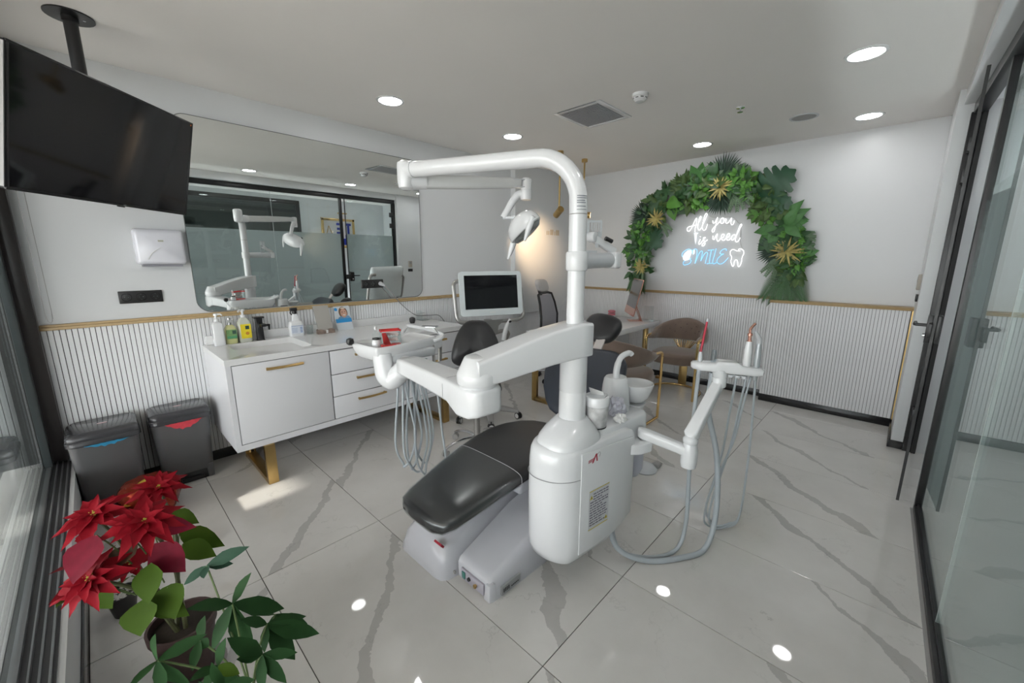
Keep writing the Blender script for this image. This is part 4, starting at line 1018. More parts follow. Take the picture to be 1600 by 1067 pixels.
# upper pole with collar and lamp arm
EL = Vector((1.19, 1.868, 1.915))
path = [P0 + Vector((0, 0, 1.05)), P0 + Vector((0, 0, 1.4)), P0 + Vector((0, 0, 1.66))]
hd_dir = (EL - P0); hd_dir.z = 0; hd_dir.normalize()
rad = 0.19
zc = 1.70
for k in range(1, 11):
    a = R(9 * k)
    path.append(P0 + hd_dir * (rad * (1 - math.cos(a))) + Vector((0, 0, zc + rad * math.sin(a))))
path.append(EL + Vector((0, 0, 0.0)) - hd_dir * 0.03)
path[-2] = path[-2]
part('lamp_post', MB().tube(path, 0.037, 24), PLASTIC, DC, smooth=60)
part('post_ring', MB().lathe([(0.0372, 1.652), (0.0378, 1.654), (0.0372, 1.656)], P0, 28, cap=False), GREYM, DC)
lbm = MB()
for k, (w_, z_) in enumerate(((0.9, 1.720), (0.9, 1.712), (0.7, 1.702), (0.8, 1.694), (0.8, 1.680), (0.9, 1.668))):
    a0, a1 = R(205), R(205 + 75 * w_)
    arc = [(P0.x + 0.0377 * math.cos(a0 + (a1 - a0) * i / 6), P0.y + 0.0377 * math.sin(a0 + (a1 - a0) * i / 6)) for i in range(7)]
    h_ = 0.004 if k < 5 else 0.003
    for i in range(6):
        lbm.add([(arc[i][0], arc[i][1], z_), (arc[i + 1][0], arc[i + 1][1], z_), (arc[i + 1][0], arc[i + 1][1], z_ + h_), (arc[i][0], arc[i][1], z_ + h_)], [(0, 1, 2, 3)])
part('rating_label', lbm, mat('print_grey2', (0.28, 0.30, 0.33), 0.5), DC, smooth=0)
# elbow
part('elbow', MB().tube([EL - hd_dir * 0.04, EL + hd_dir * 0.015], 0.041, 20).lathe([(0.025, 0.045), (0.040, 0.035), (0.043, 0.02), (0.043, -0.055), (0.038, -0.085), (0.02, -0.095)], EL + hd_dir * 0.015, 24), PLASTIC, DC)
A0 = EL + hd_dir * 0.015 + Vector((0, 0, -0.055))
A1 = Vector((1.822, 1.633, 1.905))
ad_ = (A1 - A0).normalized()
part('elbow_knuckle', MB().tube([A0 - ad_ * 0.01, A0 + ad_ * 0.10], [0.040, 0.036], 20), PLASTIC, DC)
sp2 = MB().loft([[p_ + Vector((0, 0, 1)) * b + ad_.cross(Vector((0, 0, 1))).normalized() * a for a, b in rrect(w_, h_, 0.014, 4)] for p_, w_, h_ in ((A0 + ad_ * 0.06, 0.055, 0.060), (A0 + ad_ * 0.10, 0.055, 0.064), (A0.lerp(A1, 0.5), 0.052, 0.066), (A1 - ad_ * 0.10, 0.048, 0.056), (A1 - ad_ * 0.04, 0.04, 0.046))])
part('spring_arm', sp2, mat('arm_milky', (0.66, 0.67, 0.67), 0.25, coat=0.2), DC, smooth=50)
part('arm_fork', MB().bar(A1 - ad_ * 0.09 + Vector((0, 0, 0.018)), A1 - ad_ * 0.005 + Vector((0, 0, 0.014)), 0.05, 0.006).bar(A1 - ad_ * 0.09 + Vector((0, 0, -0.020)), A1 - ad_ * 0.005 + Vector((0, 0, -0.024)), 0.05, 0.006), PLASTIC2, DC, 0.002)
part('lamp_joint', MB().lathe([(0.020, 0.028), (0.031, 0.020), (0.033, 0.0), (0.032, -0.035), (0.0315, -0.037), (0.033, -0.039), (0.033, -0.085), (0.030, -0.092), (0.001, -0.092)], A1, 22), PLASTIC, DC)
LKE = Vector((1.735, 1.735, 1.715))
part('lamp_link', MB().tube(spline([A1 + Vector((0, 0, -0.058)), A1 + Vector((-0.025, 0.035, -0.062)), A1.lerp(LKE, 0.5) + Vector((-0.006, 0.01, -0.005)), LKE], 5), [0.026] * 4 + [0.023] * 4 + [0.021] * 4 + [0.019] * 4, 14), PLASTIC, DC)
# lamp head
lc = Vector((1.79, 1.625, 1.665))
La = Vector((0.17, 0.36, -0.15)).normalized(); Ln = Vector((0.06, -0.85, -0.50)); Ln = (Ln - La * Ln.dot(La)).normalized(); Ls = La.cross(Ln)
def lp(a, s_, t_): return lc + La * a + Ls * s_ + Ln * t_
def lsec(t_, ka, ks, p=2.4, da=0.0):
    return [lp(a + da, s_ * (1 - 0.25 * max(0, -a) / 0.15), t_) for a, s_ in sellipse(ka, ks, p, 30)]
lamp = part('lamp_head', MB().loft([lsec(-0.065, 0.04, 0.03), lsec(-0.055, 0.085, 0.05), lsec(-0.03, 0.125, 0.072), lsec(0.0, 0.145, 0.082), lsec(0.03, 0.15, 0.084), lsec(0.036, 0.142, 0.078)]), PLASTIC, DC, smooth=50)
part('reflector', MB().loft([lsec(0.0365, 0.138, 0.074), lsec(0.055, 0.12, 0.060), lsec(0.062, 0.07, 0.035)]), mat('reflector_grey', (0.34, 0.36, 0.36), 0.12, 0.6, var=0.5, scale=22), lamp, smooth=50)
part('lamp_window', MB().loft([[lp(0.06 + 0.016 * math.cos(2 * math.pi * k / 14), -0.082 + 0.002, -0.008 + 0.008 * math.sin(2 * math.pi * k / 14)) for k in range(14)], [lp(0.06 + 0.014 * math.cos(2 * math.pi * k / 14), -0.086, -0.008 + 0.007 * math.sin(2 * math.pi * k / 14)) for k in range(14)]]), BLACKG, lamp)
part('lamp_pin', MB().tube([LKE, lp(-0.01, 0.0, -0.05)], 0.009, 10), PLASTIC2, lamp)
for sgn in (1, -1):
    part('lamp_handle', MB().tube([lp(0.115 * sgn, 0, 0.0), lp(0.140 * sgn, 0, 0.0) + Vector((0, 0, -0.015)), lp(0.14 * sgn, 0, 0) + Vector((-0.015, 0.015, -0.075)), lp(0.14 * sgn, 0, 0) + Vector((-0.03, 0.03, -0.14))], [0.020, 0.020, 0.017, 0.007], 12), PLASTIC, lamp)

# --- collar and holder arm
part('holder_collar', MB().lathe([(0.0375, 1.425), (0.043, 1.428), (0.046, 1.435), (0.046, 1.497), (0.043, 1.503), (0.0375, 1.505)], P0, 28, cap=False), PLASTIC, DC)
HA = Vector((1.705, 1.000, 1.470))
part('holder_arm', MB().tube([P0 + Vector((0.03, 0, 1.466)), HA], 0.034, 20), PLASTIC2, DC)
part('holder_cap', MB().obox(HA + Vector((0.018, -0.004, 0)), 0.055, 0.075, 0.076, Matrix.Rotation(R(2), 3, 'Z')), PLASTIC, DC, 0.012, 3)
part('holder_link', MB().bar(HA + Vector((0.02, -0.01, 0.04)), HA + Vector((-0.085, 0.04, 0.10)), 0.035, 0.032).cyl(HA + Vector((-0.09, 0.02, 0.104)), HA + Vector((-0.09, 0.06, 0.104)), 0.024, 14), PLASTIC, DC, 0.006)
part('holder_knob', MB().tube([HA + Vector((-0.048, -0.002, 0.098)), HA + Vector((-0.018, -0.02, 0.084))], 0.010, 10), BLACKP, DC)
# slotted plate facing the camera
pn = Vector((-0.80, -0.60, 0.05)).normalized(); pr = Vector((0.6, -0.8, 0)).normalized(); pu = Vector((0.03, 0.03, 1)).normalized()
pc = HA + Vector((-0.10, 0.065, 0.105))
plate = MB()
def pq(a0, a1, b0, b1): plate.loft([[pc + pr * a + pu * b + pn * t_ for a, b in ((a0, b0), (a1, b0), (a1, b1), (a0, b1))] for t_ in (0, 0.004)])
pq(-0.068, 0.068, 0.062, 0.072); pq(-0.068, 0.068, -0.005, 0.022); pq(-0.012, 0.012, 0.022, 0.062); pq(-0.068, -0.06, 0.022, 0.062); pq(0.06, 0.068, 0.022, 0.062)
for k in range(4):
    for s0 in (-0.051, 0.020): pq(s0 + k * 0.0105, s0 + k * 0.0105 + 0.004, 0.022, 0.062)
pq(-0.068, -0.05, -0.07, -0.005); pq(0.04, 0.055, -0.05, -0.005); pq(-0.068, 0.05, -0.075, -0.062)
part('slotted_plate', plate, mat('plate_grey', (0.48, 0.51, 0.53), 0.4), DC)

# --- cuspidor
CU = Vector((1.80, 0.985, 0))
part('cuspidor_column', MB().lathe([(0.078, 0.70), (0.073, 0.76), (0.066, 0.84), (0.060, 0.875), (0.052, 0.885), (0.001, 0.888)], CU, 28), PLASTIC, DC)
part('rinse_tube', MB().tube(spline([CU + Vector((-0.02, -0.012, 0.87)), CU + Vector((-0.015, -0.01, 0.93)), CU + Vector((0.01, -0.015, 0.985)), CU + Vector((0.055, -0.035, 1.005)), CU + Vector((0.07, -0.045, 0.995))], 5), [0.017] * 8 + [0.015] * 8 + [0.013] * 5, 14), PLASTIC, DC, smooth=60)
BC = Vector((1.925, 0.935, 0.795))
part('basin', MB().lathe([(0.03, -0.065), (0.05, -0.055), (0.070, -0.030), (0.087, 0.02), (0.091, 0.038), (0.087, 0.041), (0.081, 0.03), (0.065, -0.02), (0.04, -0.038), (0.001, -0.042)], BC, 32), mat('basin_ceramic', (0.70, 0.71, 0.72), 0.08, coat=0.5), DC, smooth=60)
part('basin_neck', MB().loft([[BC + Vector((a - dx, b + dx * 0.3, z)) for a, b in rrect(w_, w_, 0.02, 4)] for z, w_, dx in ((-0.07, 0.10, 0), (-0.12, 0.085, 0.03), (-0.20, 0.06, 0.08))]), PLASTIC, DC, smooth=50)

# --- delivery arm
H1 = Vector((1.005, 1.150, 0))
PA = P0.copy()
adir = (H1 - PA); adir.z = 0; al = adir.length; adir.normalize(); aside = Vector((-adir.y, adir.x, 0))
secs = []
for f_, w_, zt_, zb_ in ((-0.135, 0.110, 1.200, 1.072), (-0.12, 0.128, 1.208, 1.064), (0.0, 0.134, 1.210, 1.060), (0.3, 0.136, 1.187, 1.045), (0.6, 0.140, 1.152, 1.022), (0.85, 0.150, 1.118, 1.003), (1.05, 0.156, 1.095, 0.992)):
    c_ = PA + adir * (al * f_)
    secs.append([c_ + aside * a + Vector((0, 0, (zt_ + zb_) / 2 + b)) for a, b in rrect(w_, zt_ - zb_, 0.013, 4)])
part('delivery_arm', MB().loft(secs), PLASTIC, DC, smooth=50)
part('arm_hub', MB().lathe([(0.001, 1.104), (0.046, 1.103), (0.052, 1.100), (0.081, 1.040), (0.083, 1.034), (0.083, 1.004), (0.080, 0.998), (0.076, 0.994), (0.076, 0.985)], H1, 36), PLASTIC, DC, smooth=50)
H2 = Vector((1.085, 1.80, 0))
ad2 = (H2 - H1).normalized(); as2 = Vector((-ad2.y, ad2.x, 0)); al2 = (H2 - H1).length
secs = []
for f_, w_, zt_, zb_ in ((-0.125, 0.075, 0.978, 0.895), (-0.105, 0.125, 0.988, 0.880), (-0.05, 0.160, 0.990, 0.868), (0.06, 0.164, 0.990, 0.862), (0.14, 0.156, 0.990, 0.880), (0.20, 0.146, 0.989, 0.892), (0.5, 0.130, 0.985, 0.895), (0.9, 0.120, 0.980, 0.895), (1.0, 0.116, 0.975, 0.895), (1.02, 0.10, 0.97, 0.90)):
    c_ = H1 + ad2 * (al2 * f_)
    secs.append([c_ + as2 * a + Vector((0, 0, (zt_ + zb_) / 2 + b)) for a, b in rrect(w_, zt_ - zb_, 0.016, 4)])
part('tray_arm', MB().loft(secs), PLASTIC, DC, smooth=50)
part('tray_arm_seam', MB().tube([H1 + ad2 * (al2 * 0.24) + as2 * a + Vector((0, 0, 0.938 + b)) for a, b in rrect(0.1445, 0.1015, 0.026, 4)], 0.0012, 5, closed=True), mat('seam_grey', (0.30, 0.30, 0.31), 0.6), DC)
# hook-like support below the tray
H3 = Vector((1.03, 1.92, 0))
part('tray_support', MB().tube(spline([H2 + Vector((0.01, 0.0, 0.94)), Vector((1.075, 1.855, 0.885)), Vector((1.045, 1.89, 0.845)), Vector((1.025, 1.915, 0.865)), Vector((1.02, 1.93, 0.93)), Vector((1.02, 1.935, 0.985))], 5), [0.050] * 6 + [0.055] * 6 + [0.052] * 6 + [0.050] * 5 + [0.05] * 3, 18), PLASTIC, DC, smooth=60)
# tray body
TZ = 0.985
tpoly = [(p.x, p.y) for p in spline([(0.955, 2.10, 0), (0.965, 1.93, 0), (0.995, 1.895, 0), (1.15, 1.905, 0), (1.36, 1.95, 0), (1.385, 1.985, 0), (1.37, 2.17, 0), (1.33, 2.205, 0), (1.15, 2.19, 0), (0.98, 2.165, 0)], 4, True)]
tc_ = Vector((1.165, 2.05))
def tsec(z, s_): return [(tc_.x + (x - tc_.x) * s_, tc_.y + (y - tc_.y) * s_, z) for x, y in tpoly]
tray = part('instrument_tray', MB().loft([tsec(TZ - 0.045, 0.84), tsec(TZ - 0.035, 0.90), tsec(TZ, 0.985), tsec(TZ + 0.022, 1.0), tsec(TZ + 0.036, 0.99), tsec(TZ + 0.040, 0.965), tsec(TZ + 0.034, 0.94), tsec(TZ + 0.030, 0.5)]), PLASTIC, DC, smooth=50)
part('tray_knob', MB().lathe([(0.008, -0.02), (0.018, -0.012), (0.021, 0.0), (0.018, 0.014), (0.004, 0.02)], (0.935, 2.12, TZ + 0.05), 14), BLACKP, tray)
part('tray_handle', MB().tube(spline([(1.30, 2.20, 1.02), (1.36, 2.25, 1.045), (1.385, 2.24, 1.055), (1.42, 2.08, 1.045), (1.435, 1.965, 1.03), (1.41, 1.935, 1.015), (1.36, 1.95, 1.00)], 5), 0.011, 12), PLASTIC, tray, smooth=60)
part('tray_wing', MB().loft([[(1.37, 1.955, TZ + 0.02), (1.37, 1.955, TZ - 0.05), (1.365, 2.0, TZ - 0.05), (1.365, 2.0, TZ + 0.02)], [(1.435, 1.96, 1.025), (1.43, 1.958, 0.955), (1.425, 1.985, 0.955), (1.43, 1.985, 1.025)]]), PLASTIC, tray, 0.004)
part('instrument_block', MB().box(1.06, 1.34, 1.90, 1.98, TZ - 0.06, TZ - 0.01), PLASTIC2, tray, 0.012, 3)
part('chrome_strut', MB().tube([(1.37, 1.97, 0.97), (1.31, 1.88, 0.88), (1.28, 1.84, 0.82)], 0.010, 10).tube([(1.43, 1.98, 1.0), (1.43, 1.99, 0.86)], 0.012, 10), STEEL, tray)
sy = MB().tube([(1.43, 1.98, 1.0), (1.428, 1.99, 1.03), (1.40, 2.0, 1.07)], [0.005, 0.004, 0.002], 8)
part('syringe_tip', sy, CHROME, tray)
# hanging hoses
random.seed(11)
for k, (x0, x1, zb_, dy, xm) in enumerate(((1.095, 1.16, 0.30, 0.03, 1.085), (1.12, 1.20, 0.285, -0.01, 1.12), (1.16, 1.235, 0.235, 0.02, 1.185), (1.19, 1.26, 0.225, -0.02, 1.20), (1.22, 1.28, 0.27, 0.03, 1.235))):
    y_ = 1.90
    pts_ = [(x0, y_, 0.935), (x0 - 0.012, y_ + dy * .3, 0.75), (x0 - 0.03, y_ + dy, 0.50), (x0 - 0.025, y_ + dy, zb_ + 0.10), (x0 + 0.01, y_ + dy, zb_ + 0.015), (xm + 0.02, y_ + dy * 0.7, zb_), (x1 - 0.02, y_, zb_ + 0.05), (x1 + 0.01, y_ - 0.01, zb_ + 0.18), (x1 - 0.01, y_ - 0.02, 0.6), (x1 - 0.05, y_ - 0.03, 0.80), (x1 - 0.03, y_ - 0.035, 0.93)]
    part('hose', MB().tube(spline(pts_, 6), 0.0065, 8), HOSE, DC, smooth=60)
part('hose', MB().tube(spline([(1.10, 1.60, 0.90), (1.14, 1.62, 0.82), (1.22, 1.70, 0.55), (1.25, 1.72, 0.40), (1.24, 1.70, 0.28), (1.22, 1.66, 0.22)], 6), 0.006, 8), HOSE, DC)
# --- assistant arm
pA = U(0.255, -0.155, 0.585)
part('assistant_bracket', MB().loft([[Vector((x, y, z)) for x, y in q] for z in (0.560, 0.565, 0.605, 0.610) for q in [[(1.655, 0.815), (1.70, 0.775), (1.765, 0.755), (1.805, 0.775), (1.81, 0.82), (1.77, 0.84), (1.70, 0.845), (1.66, 0.84)]]]), PLASTIC, DC, 0.006)
B1 = Vector((1.775, 0.795, 0.635)); B2 = Vector((1.815, 0.605, 0.598))
db = (B2 - B1).normalized(); sb = Vector((-db.y, db.x, 0)).normalized()
part('assistant_arm', MB().loft([[p_ + sb * a + Vector((0, 0, b)) for a, b in rrect(w_, 0.052, 0.016, 4)] for p_, w_ in ((B1 - db * 0.035, 0.035), (B1 - db * 0.02, 0.056), (B1, 0.058), (B2, 0.05), (B2 + db * 0.02, 0.04))]), PLASTIC, DC, smooth=50)
part('assistant_knuckle', MB().lathe([(0.018, 0.515), (0.033, 0.520), (0.037, 0.54), (0.037, 0.60), (0.031, 0.632), (0.029, 0.638), (0.033, 0.643), (0.033, 0.660), (0.02, 0.675)], (1.822, 0.600, 0), 22), PLASTIC, DC, smooth=50)
B3 = Vector((1.825, 0.600, 0.675)); B4 = Vector((2.095, 0.585, 0.865))
part('assistant_riser', MB().loft([[p_ + Vector((0.0, 1, 0)) * a + (B4 - B3).normalized().cross(Vector((0, 1, 0))) * b for a, b in rrect(w_, h_, 0.012, 4)] for p_, w_, h_ in ((B3 - (B4 - B3) * 0.06, 0.035, 0.03), (B3, 0.060, 0.055), (B3.lerp(B4, 0.3), 0.056, 0.052), (B4, 0.052, 0.046))]), PLASTIC, DC, smooth=50)
part('assistant_neck', MB().lathe([(0.030, 0.850), (0.034, 0.856), (0.034, 0.895), (0.031, 0.900), (0.034, 0.905), (0.034, 0.94)], (2.10, 0.583, 0), 22), PLASTIC, DC)
hd1, hd2 = Vector((2.055, 0.700, 0.952)), Vector((2.195, 0.425, 0.938))
hdir = (hd2 - hd1).normalized(); hsd = Vector((-hdir.y, hdir.x, 0)).normalized()
secs = []
for f_, w_, h_, dz in ((-0.03, 0.03, 0.02, 0), (0.0, 0.06, 0.036, 0), (0.12, 0.078, 0.042, 0), (0.32, 0.085, 0.044, 0.002), (0.36, 0.085, 0.058, 0.008), (0.64, 0.085, 0.058, 0.008), (0.70, 0.085, 0.044, 0.002), (0.88, 0.08, 0.042, 0), (1.0, 0.062, 0.036, 0), (1.03, 0.03, 0.02, 0)):
    p_ = hd1 + (hd2 - hd1) * f_
    secs.append([p_ + hsd * a + Vector((0, 0, b + dz)) for a, b in rrect(w_, h_, min(h_ * 0.4, 0.014), 4)])
ah = part('assistant_head', MB().loft(secs), PLASTIC, DC, smooth=45)
kn = MB()
for f_ in (0.56, 0.66, 0.75):
    p_ = hd1 + (hd2 - hd1) * f_ + Vector((-0.02, -0.01, -0.024)); kn.lathe([(0.014, 0), (0.014, -0.010), (0.009, -0.016), (0.001, -0.017)], p_, 12)
part('buttons', kn, PLASTIC2, ah)
def instr(f_, h_, r_, m_, tip=None):
    p_ = hd1 + (hd2 - hd1) * f_
    part('instrument', MB().tube([p_ + Vector((0, 0, -0.045)), p_ + Vector((0, 0, 0.02)), p_ + Vector((0, 0, h_ * 0.7)), p_ + Vector((0, 0, h_))], [r_ * 0.7, r_, r_, r_ * 0.75], 14), m_, ah)
    return p_ + Vector((0, 0, h_))
q_ = instr(0.10, 0.07, 0.011, PLASTIC2)
part('suction_tip', MB().tube([q_, q_ + Vector((0.02, -0.01, 0.15))], [0.006, 0.005], 10), mat('suction_red', (0.50, 0.02, 0.05), 0.3), ah, label='dark red suction tip')
part('suction_cap', MB().tube([q_ + Vector((0.02, -0.01, 0.15)), q_ + Vector((0.022, -0.011, 0.165))], 0.0065, 10), PLASTIC2, ah)
instr(0.30, 0.085, 0.013, thin_glass('clear_tip', (0.8, 0.85, 0.88), 1.45))
q_ = instr(0.78, 0.145, 0.018, PLASTIC)
part('brass_tip', MB().tube(spline([q_, q_ + Vector((0, 0, 0.03)), q_ + Vector((-0.002, 0.0, 0.06)), q_ + Vector((0.022, -0.012, 0.085))], 4), [0.013] + [0.008] * 4 + [0.006] * 8, 10), COPPER, ah, label='copper coloured angled tip')
part('brass_collar', MB().cyl(q_ + Vector((-0.001, 0, 0.028)), q_ + Vector((-0.001, 0, 0.038)), 0.011, 12), COPPER, ah)
q_ = instr(0.92, 0.14, 0.014, mat('steel_grey2', (0.45, 0.48, 0.50), 0.3, 0.3))
part('syringe_nozzle', MB().tube([q_, q_ + Vector((-0.005, 0.0, 0.02)), q_ + Vector((-0.03, 0.015, 0.06))], [0.012, 0.011, 0.006], 10), PLASTIC2, ah)
def below(f_): return hd1 + (hd2 - hd1) * f_ + Vector((0, 0, -0.03))
a_, b_, c_, e_ = below(0.10), below(0.30), below(0.66), below(0.80)
part('hose', MB().tube(spline([a_, a_ + Vector((-0.01, 0, -0.2)), (1.965, 0.64, 0.45), (1.93, 0.62, 0.15), (1.86, 0.64, 0.02), (1.72, 0.74, 0.012), (1.64, 0.84, 0.06), (1.66, 0.90, 0.22)], 8), 0.010, 10), HOSE, DC, smooth=60)
part('hose', MB().tube(spline([b_, b_ + Vector((0, 0, -0.2)), (2.06, 0.545, 0.50), (2.06, 0.52, 0.20), (1.98, 0.53, 0.03), (1.84, 0.60, 0.016), (1.70, 0.72, 0.016), (1.62, 0.84, 0.08), (1.66, 0.92, 0.24)], 8), 0.0135, 10), HOSE, DC, smooth=60)
for k, (p_, q1, q2, lo) in enumerate(((c_, (2.20, 0.56, 0.45), (2.16, 0.60, 0.12), (2.19, 0.585, 0.02)), (e_, (2.23, 0.53, 0.5), (2.17, 0.58, 0.14), (2.20, 0.56, 0.015)), (below(0.86), (2.22, 0.52, 0.52), (2.17, 0.60, 0.16), (2.21, 0.56, 0.03)))):
    part('hose', MB().tube(spline([p_, (p_ + Vector(q1)) / 2, q1, q2, lo, (2.26, 0.50, 0.02 + 0.01 * k), (2.29, 0.46, 0.10), (2.275, 0.45, 0.45), (2.24, 0.45, 0.75), below(0.93)], 7), 0.0055, 8), HOSE, DC, smooth=60)

# ---- things standing on the unit and tray
t = thing('desk_bin', 'small marble pattern bin with white lid on the dental unit', 'bin', (1.525, 0.925, 0.718))
MARB2 = mat('marble_print', (0.56, 0.54, 0.56), 0.35, var=0.9, scale=20)
part('cup', MB().lathe([(0.045, 0.0), (0.047, 0.003), (0.056, 0.110)], (1.525, 0.925, 0.718), 28), MARB2, t)
part('base_ring', MB().lathe([(0.046, 0.0), (0.0485, 0.001), (0.0485, 0.006), (0.046, 0.007)], (1.525, 0.925, 0.718), 28, cap=False), BLACKP, t)
ld = part('lid', MB().lathe([(0.0555, 0.105), (0.058, 0.108), (0.058, 0.140), (0.054, 0.148), (0.047, 0.150), (0.043, 0.140), (0.030, 0.125), (0.001, 0.120)], (1.525, 0.925, 0.718), 28), PLASTIC, t)
part('swing_flap', MB().loft([[(1.525 + a, 0.925 + b, 0.718 + 0.143 + 0.18 * a - 0.12 * b + dz) for a, b in [(0.042 * math.cos(k * R(20)), 0.042 * math.sin(k * R(20))) for k in range(18)]] for dz in (0, 0.003)]), PLASTIC2, ld)
part('paper_slip', MB().loft([[(1.535, 0.96, 0.85), (1.545, 0.895, 0.845), (1.535, 0.90, 0.885), (1.525, 0.97, 0.895)], [(1.537, 0.961, 0.85), (1.547, 0.896, 0.845), (1.537, 0.901, 0.885), (1.527, 0.971, 0.895)]]), PAPER, t)
random.seed(5)
bm = bmesh.new(); bmesh.ops.create_icosphere(bm, subdivisions=3, radius=1)
vs = []
for v in bm.verts:
    c_ = v.co; f_ = 1 + 0.28 * math.sin(7 * c_.x + 3 * c_.z) * math.cos(6 * c_.y - 2 * c_.x) + random.uniform(-0.1, 0.1)
    vs.append((1.685 + c_.x * 0.040 * f_, 0.915 + c_.y * 0.045 * f_, 0.718 + 0.05 + c_.z * 0.05 * f_))
fs = [tuple(x.index for x in f.verts) for f in bm.faces]; bm.free()
t = thing('plastic_bag', 'crumpled clear plastic bag lying beside the marble bin', 'bag', (1.685, 0.915, 0.718))
part('film', MB().add(vs, fs), mat('cling_film', (0.66, 0.66, 0.74), 0.2, coat=0.5, alpha=0.72), t, smooth=0)
part('tissue', MB().add([(1.645 + (v[0] - 1.685) * 0.8, 0.865 + (v[1] - 0.915) * 0.6, 0.718 + (v[2] - 0.718) * 0.4) for v in vs], fs), PAPER, t, smooth=0)
# acrylic box with jaw model
bx, by_ = 1.085, 1.955
TT = TZ + 0.031
rz_ = Matrix.Rotation(R(-20), 3, 'Z')
t = thing('jaw_model_box', 'clear and red acrylic box on the instrument tray', 'box', (bx, by_, TT), R(-20))
bw, bd, bh = 0.105, 0.060, 0.088
e_ = 0.005
frm = MB().box(-bw / 2, bw / 2, -bd / 2, bd / 2, 0, 0.007).box(-bw / 2, bw / 2, -bd / 2, -bd / 2 + e_, bh - 0.007, bh).box(-bw / 2, bw / 2, bd / 2 - e_, bd / 2, bh - 0.010, bh).box(-bw / 2, -bw / 2 + e_, -bd / 2, bd / 2, bh - 0.010, bh).box(bw / 2 - e_, bw / 2, -bd / 2, bd / 2, bh - 0.010, bh)
part('red_frame', frm, REDP, t, 0.001, world=False)
part('red_side', MB().loft([[(-bw / 2 + 0.012, -bd / 2 + 0.002, 0.012), (-bw / 2 + 0.050, -bd / 2 + 0.002, 0.012), (-bw / 2 + 0.050, -bd / 2 + 0.010, 0.012), (-bw / 2 + 0.012, -bd / 2 + 0.010, 0.012)], [(-bw / 2 + 0.006, -bd / 2 + 0.002, bh - 0.014), (-bw / 2 + 0.026, -bd / 2 + 0.002, bh - 0.014), (-bw / 2 + 0.026, -bd / 2 + 0.010, bh - 0.014), (-bw / 2 + 0.006, -bd / 2 + 0.010, bh - 0.014)]]), REDP, t, world=False)
part('clear_walls', MB().box(-bw / 2, bw / 2, -bd / 2, -bd / 2 + 0.002, 0.012, bh - 0.014).box(-bw / 2, bw / 2, bd / 2 - 0.002, bd / 2, 0.012, bh - 0.014).box(-bw / 2, -bw / 2 + 0.002, -bd / 2, bd / 2, 0.012, bh - 0.014).box(bw / 2 - 0.002, bw / 2, -bd / 2, bd / 2, 0.012, bh - 0.014), ACRYL, t, world=False)
jw = MB()
for lev, r0 in ((0.030, 0.026), (0.062, 0.028)):
    pts_ = [(r0 * 1.3 * math.cos(R(-20 + 220 * k / 10)), -0.008 + r0 * math.sin(R(-20 + 220 * k / 10)) * 0.8, lev) for k in range(11)]
    jw.tube(pts_, 0.007, 8)
    for p_ in pts_: jw.obox((p_[0], p_[1], lev + (0.007 if lev < 0.05 else -0.007)), 0.006, 0.006, 0.010)
part('jaw_model', jw, mat('acrylic_pink', (0.60, 0.48, 0.46), 0.3), t, world=False)
t = thing('dropper_bottle', 'small glass dropper bottle beside the red acrylic box', 'bottle', (1.025, 2.00, TT))
part('vial', MB().lathe([(0.020, 0.035), (0.020, 0.065), (0.008, 0.075), (0.008, 0.088)], (1.025, 2.00, TT), 16), ACRYL, t)
part('base', MB().lathe([(0.024, 0), (0.024, 0.022), (0.020, 0.030), (0.018, 0.036)], (1.025, 2.00, TT), 18), PLASTIC, t)
part('dark_band', MB().lathe([(0.0205, 0.034), (0.0205, 0.042)], (1.025, 2.00, TT), 16, cap=False), BLACKP, t)
part('stopper', MB().lathe([(0.006, 0.088), (0.008, 0.094), (0.007, 0.104), (0.001, 0.107)], (1.025, 2.00, TT), 12), PLASTIC, t)
# foot control on the floor behind the chair
t = thing('foot_control', 'grey foot control lying on the floor behind the unit', 'foot pedal', (2.60, 1.13, 0))
part('disc', MB().lathe([(0.085, 0), (0.088, 0.008), (0.07, 0.030), (0.05, 0.036), (0.001, 0.038)], (2.56, 1.14, 0), 24), PLASTIC2, t)
part('toe', MB().loft([[(2.62, 1.06, 0.004), (2.71, 1.07, 0.004), (2.72, 1.12, 0.004), (2.63, 1.13, 0.004)], [(2.63, 1.07, 0.03), (2.70, 1.075, 0.024), (2.71, 1.115, 0.024), (2.63, 1.12, 0.03)]]), GREYM, t, 0.006)

# ================================================================== STOOL
def caster(x, y, parent, r=0.026, ang=0.0, m=BLACKP, hub=PLASTIC2, h=0.07):
    ax = Vector((-math.sin(ang), math.cos(ang), 0))
    c = Vector((x, y, r))
    w = part('caster', MB().tube([c - ax * 0.020, c - ax * 0.006], r, 16).tube([c + ax * 0.006, c + ax * 0.020], r, 16).cyl(c, (x, y, h), 0.006, 8), m, parent)
    part('caster_cap', MB().tube([c - ax * 0.0215, c - ax * 0.0198], r * 0.72, 14).tube([c + ax * 0.0198, c + ax * 0.0215], r * 0.72, 14), hub, w)
S0 = Vector((1.945, 2.245, 0))
t = thing('operator_stool', 'black leather stool with a rounded backrest and chrome base', 'stool', S0)
hub_ = part('gas_column', MB().lathe([(0.030, 0.07), (0.030, 0.12), (0.024, 0.125), (0.024, 0.33), (0.014, 0.335), (0.014, 0.47)], S0, 18), STEEL, t)
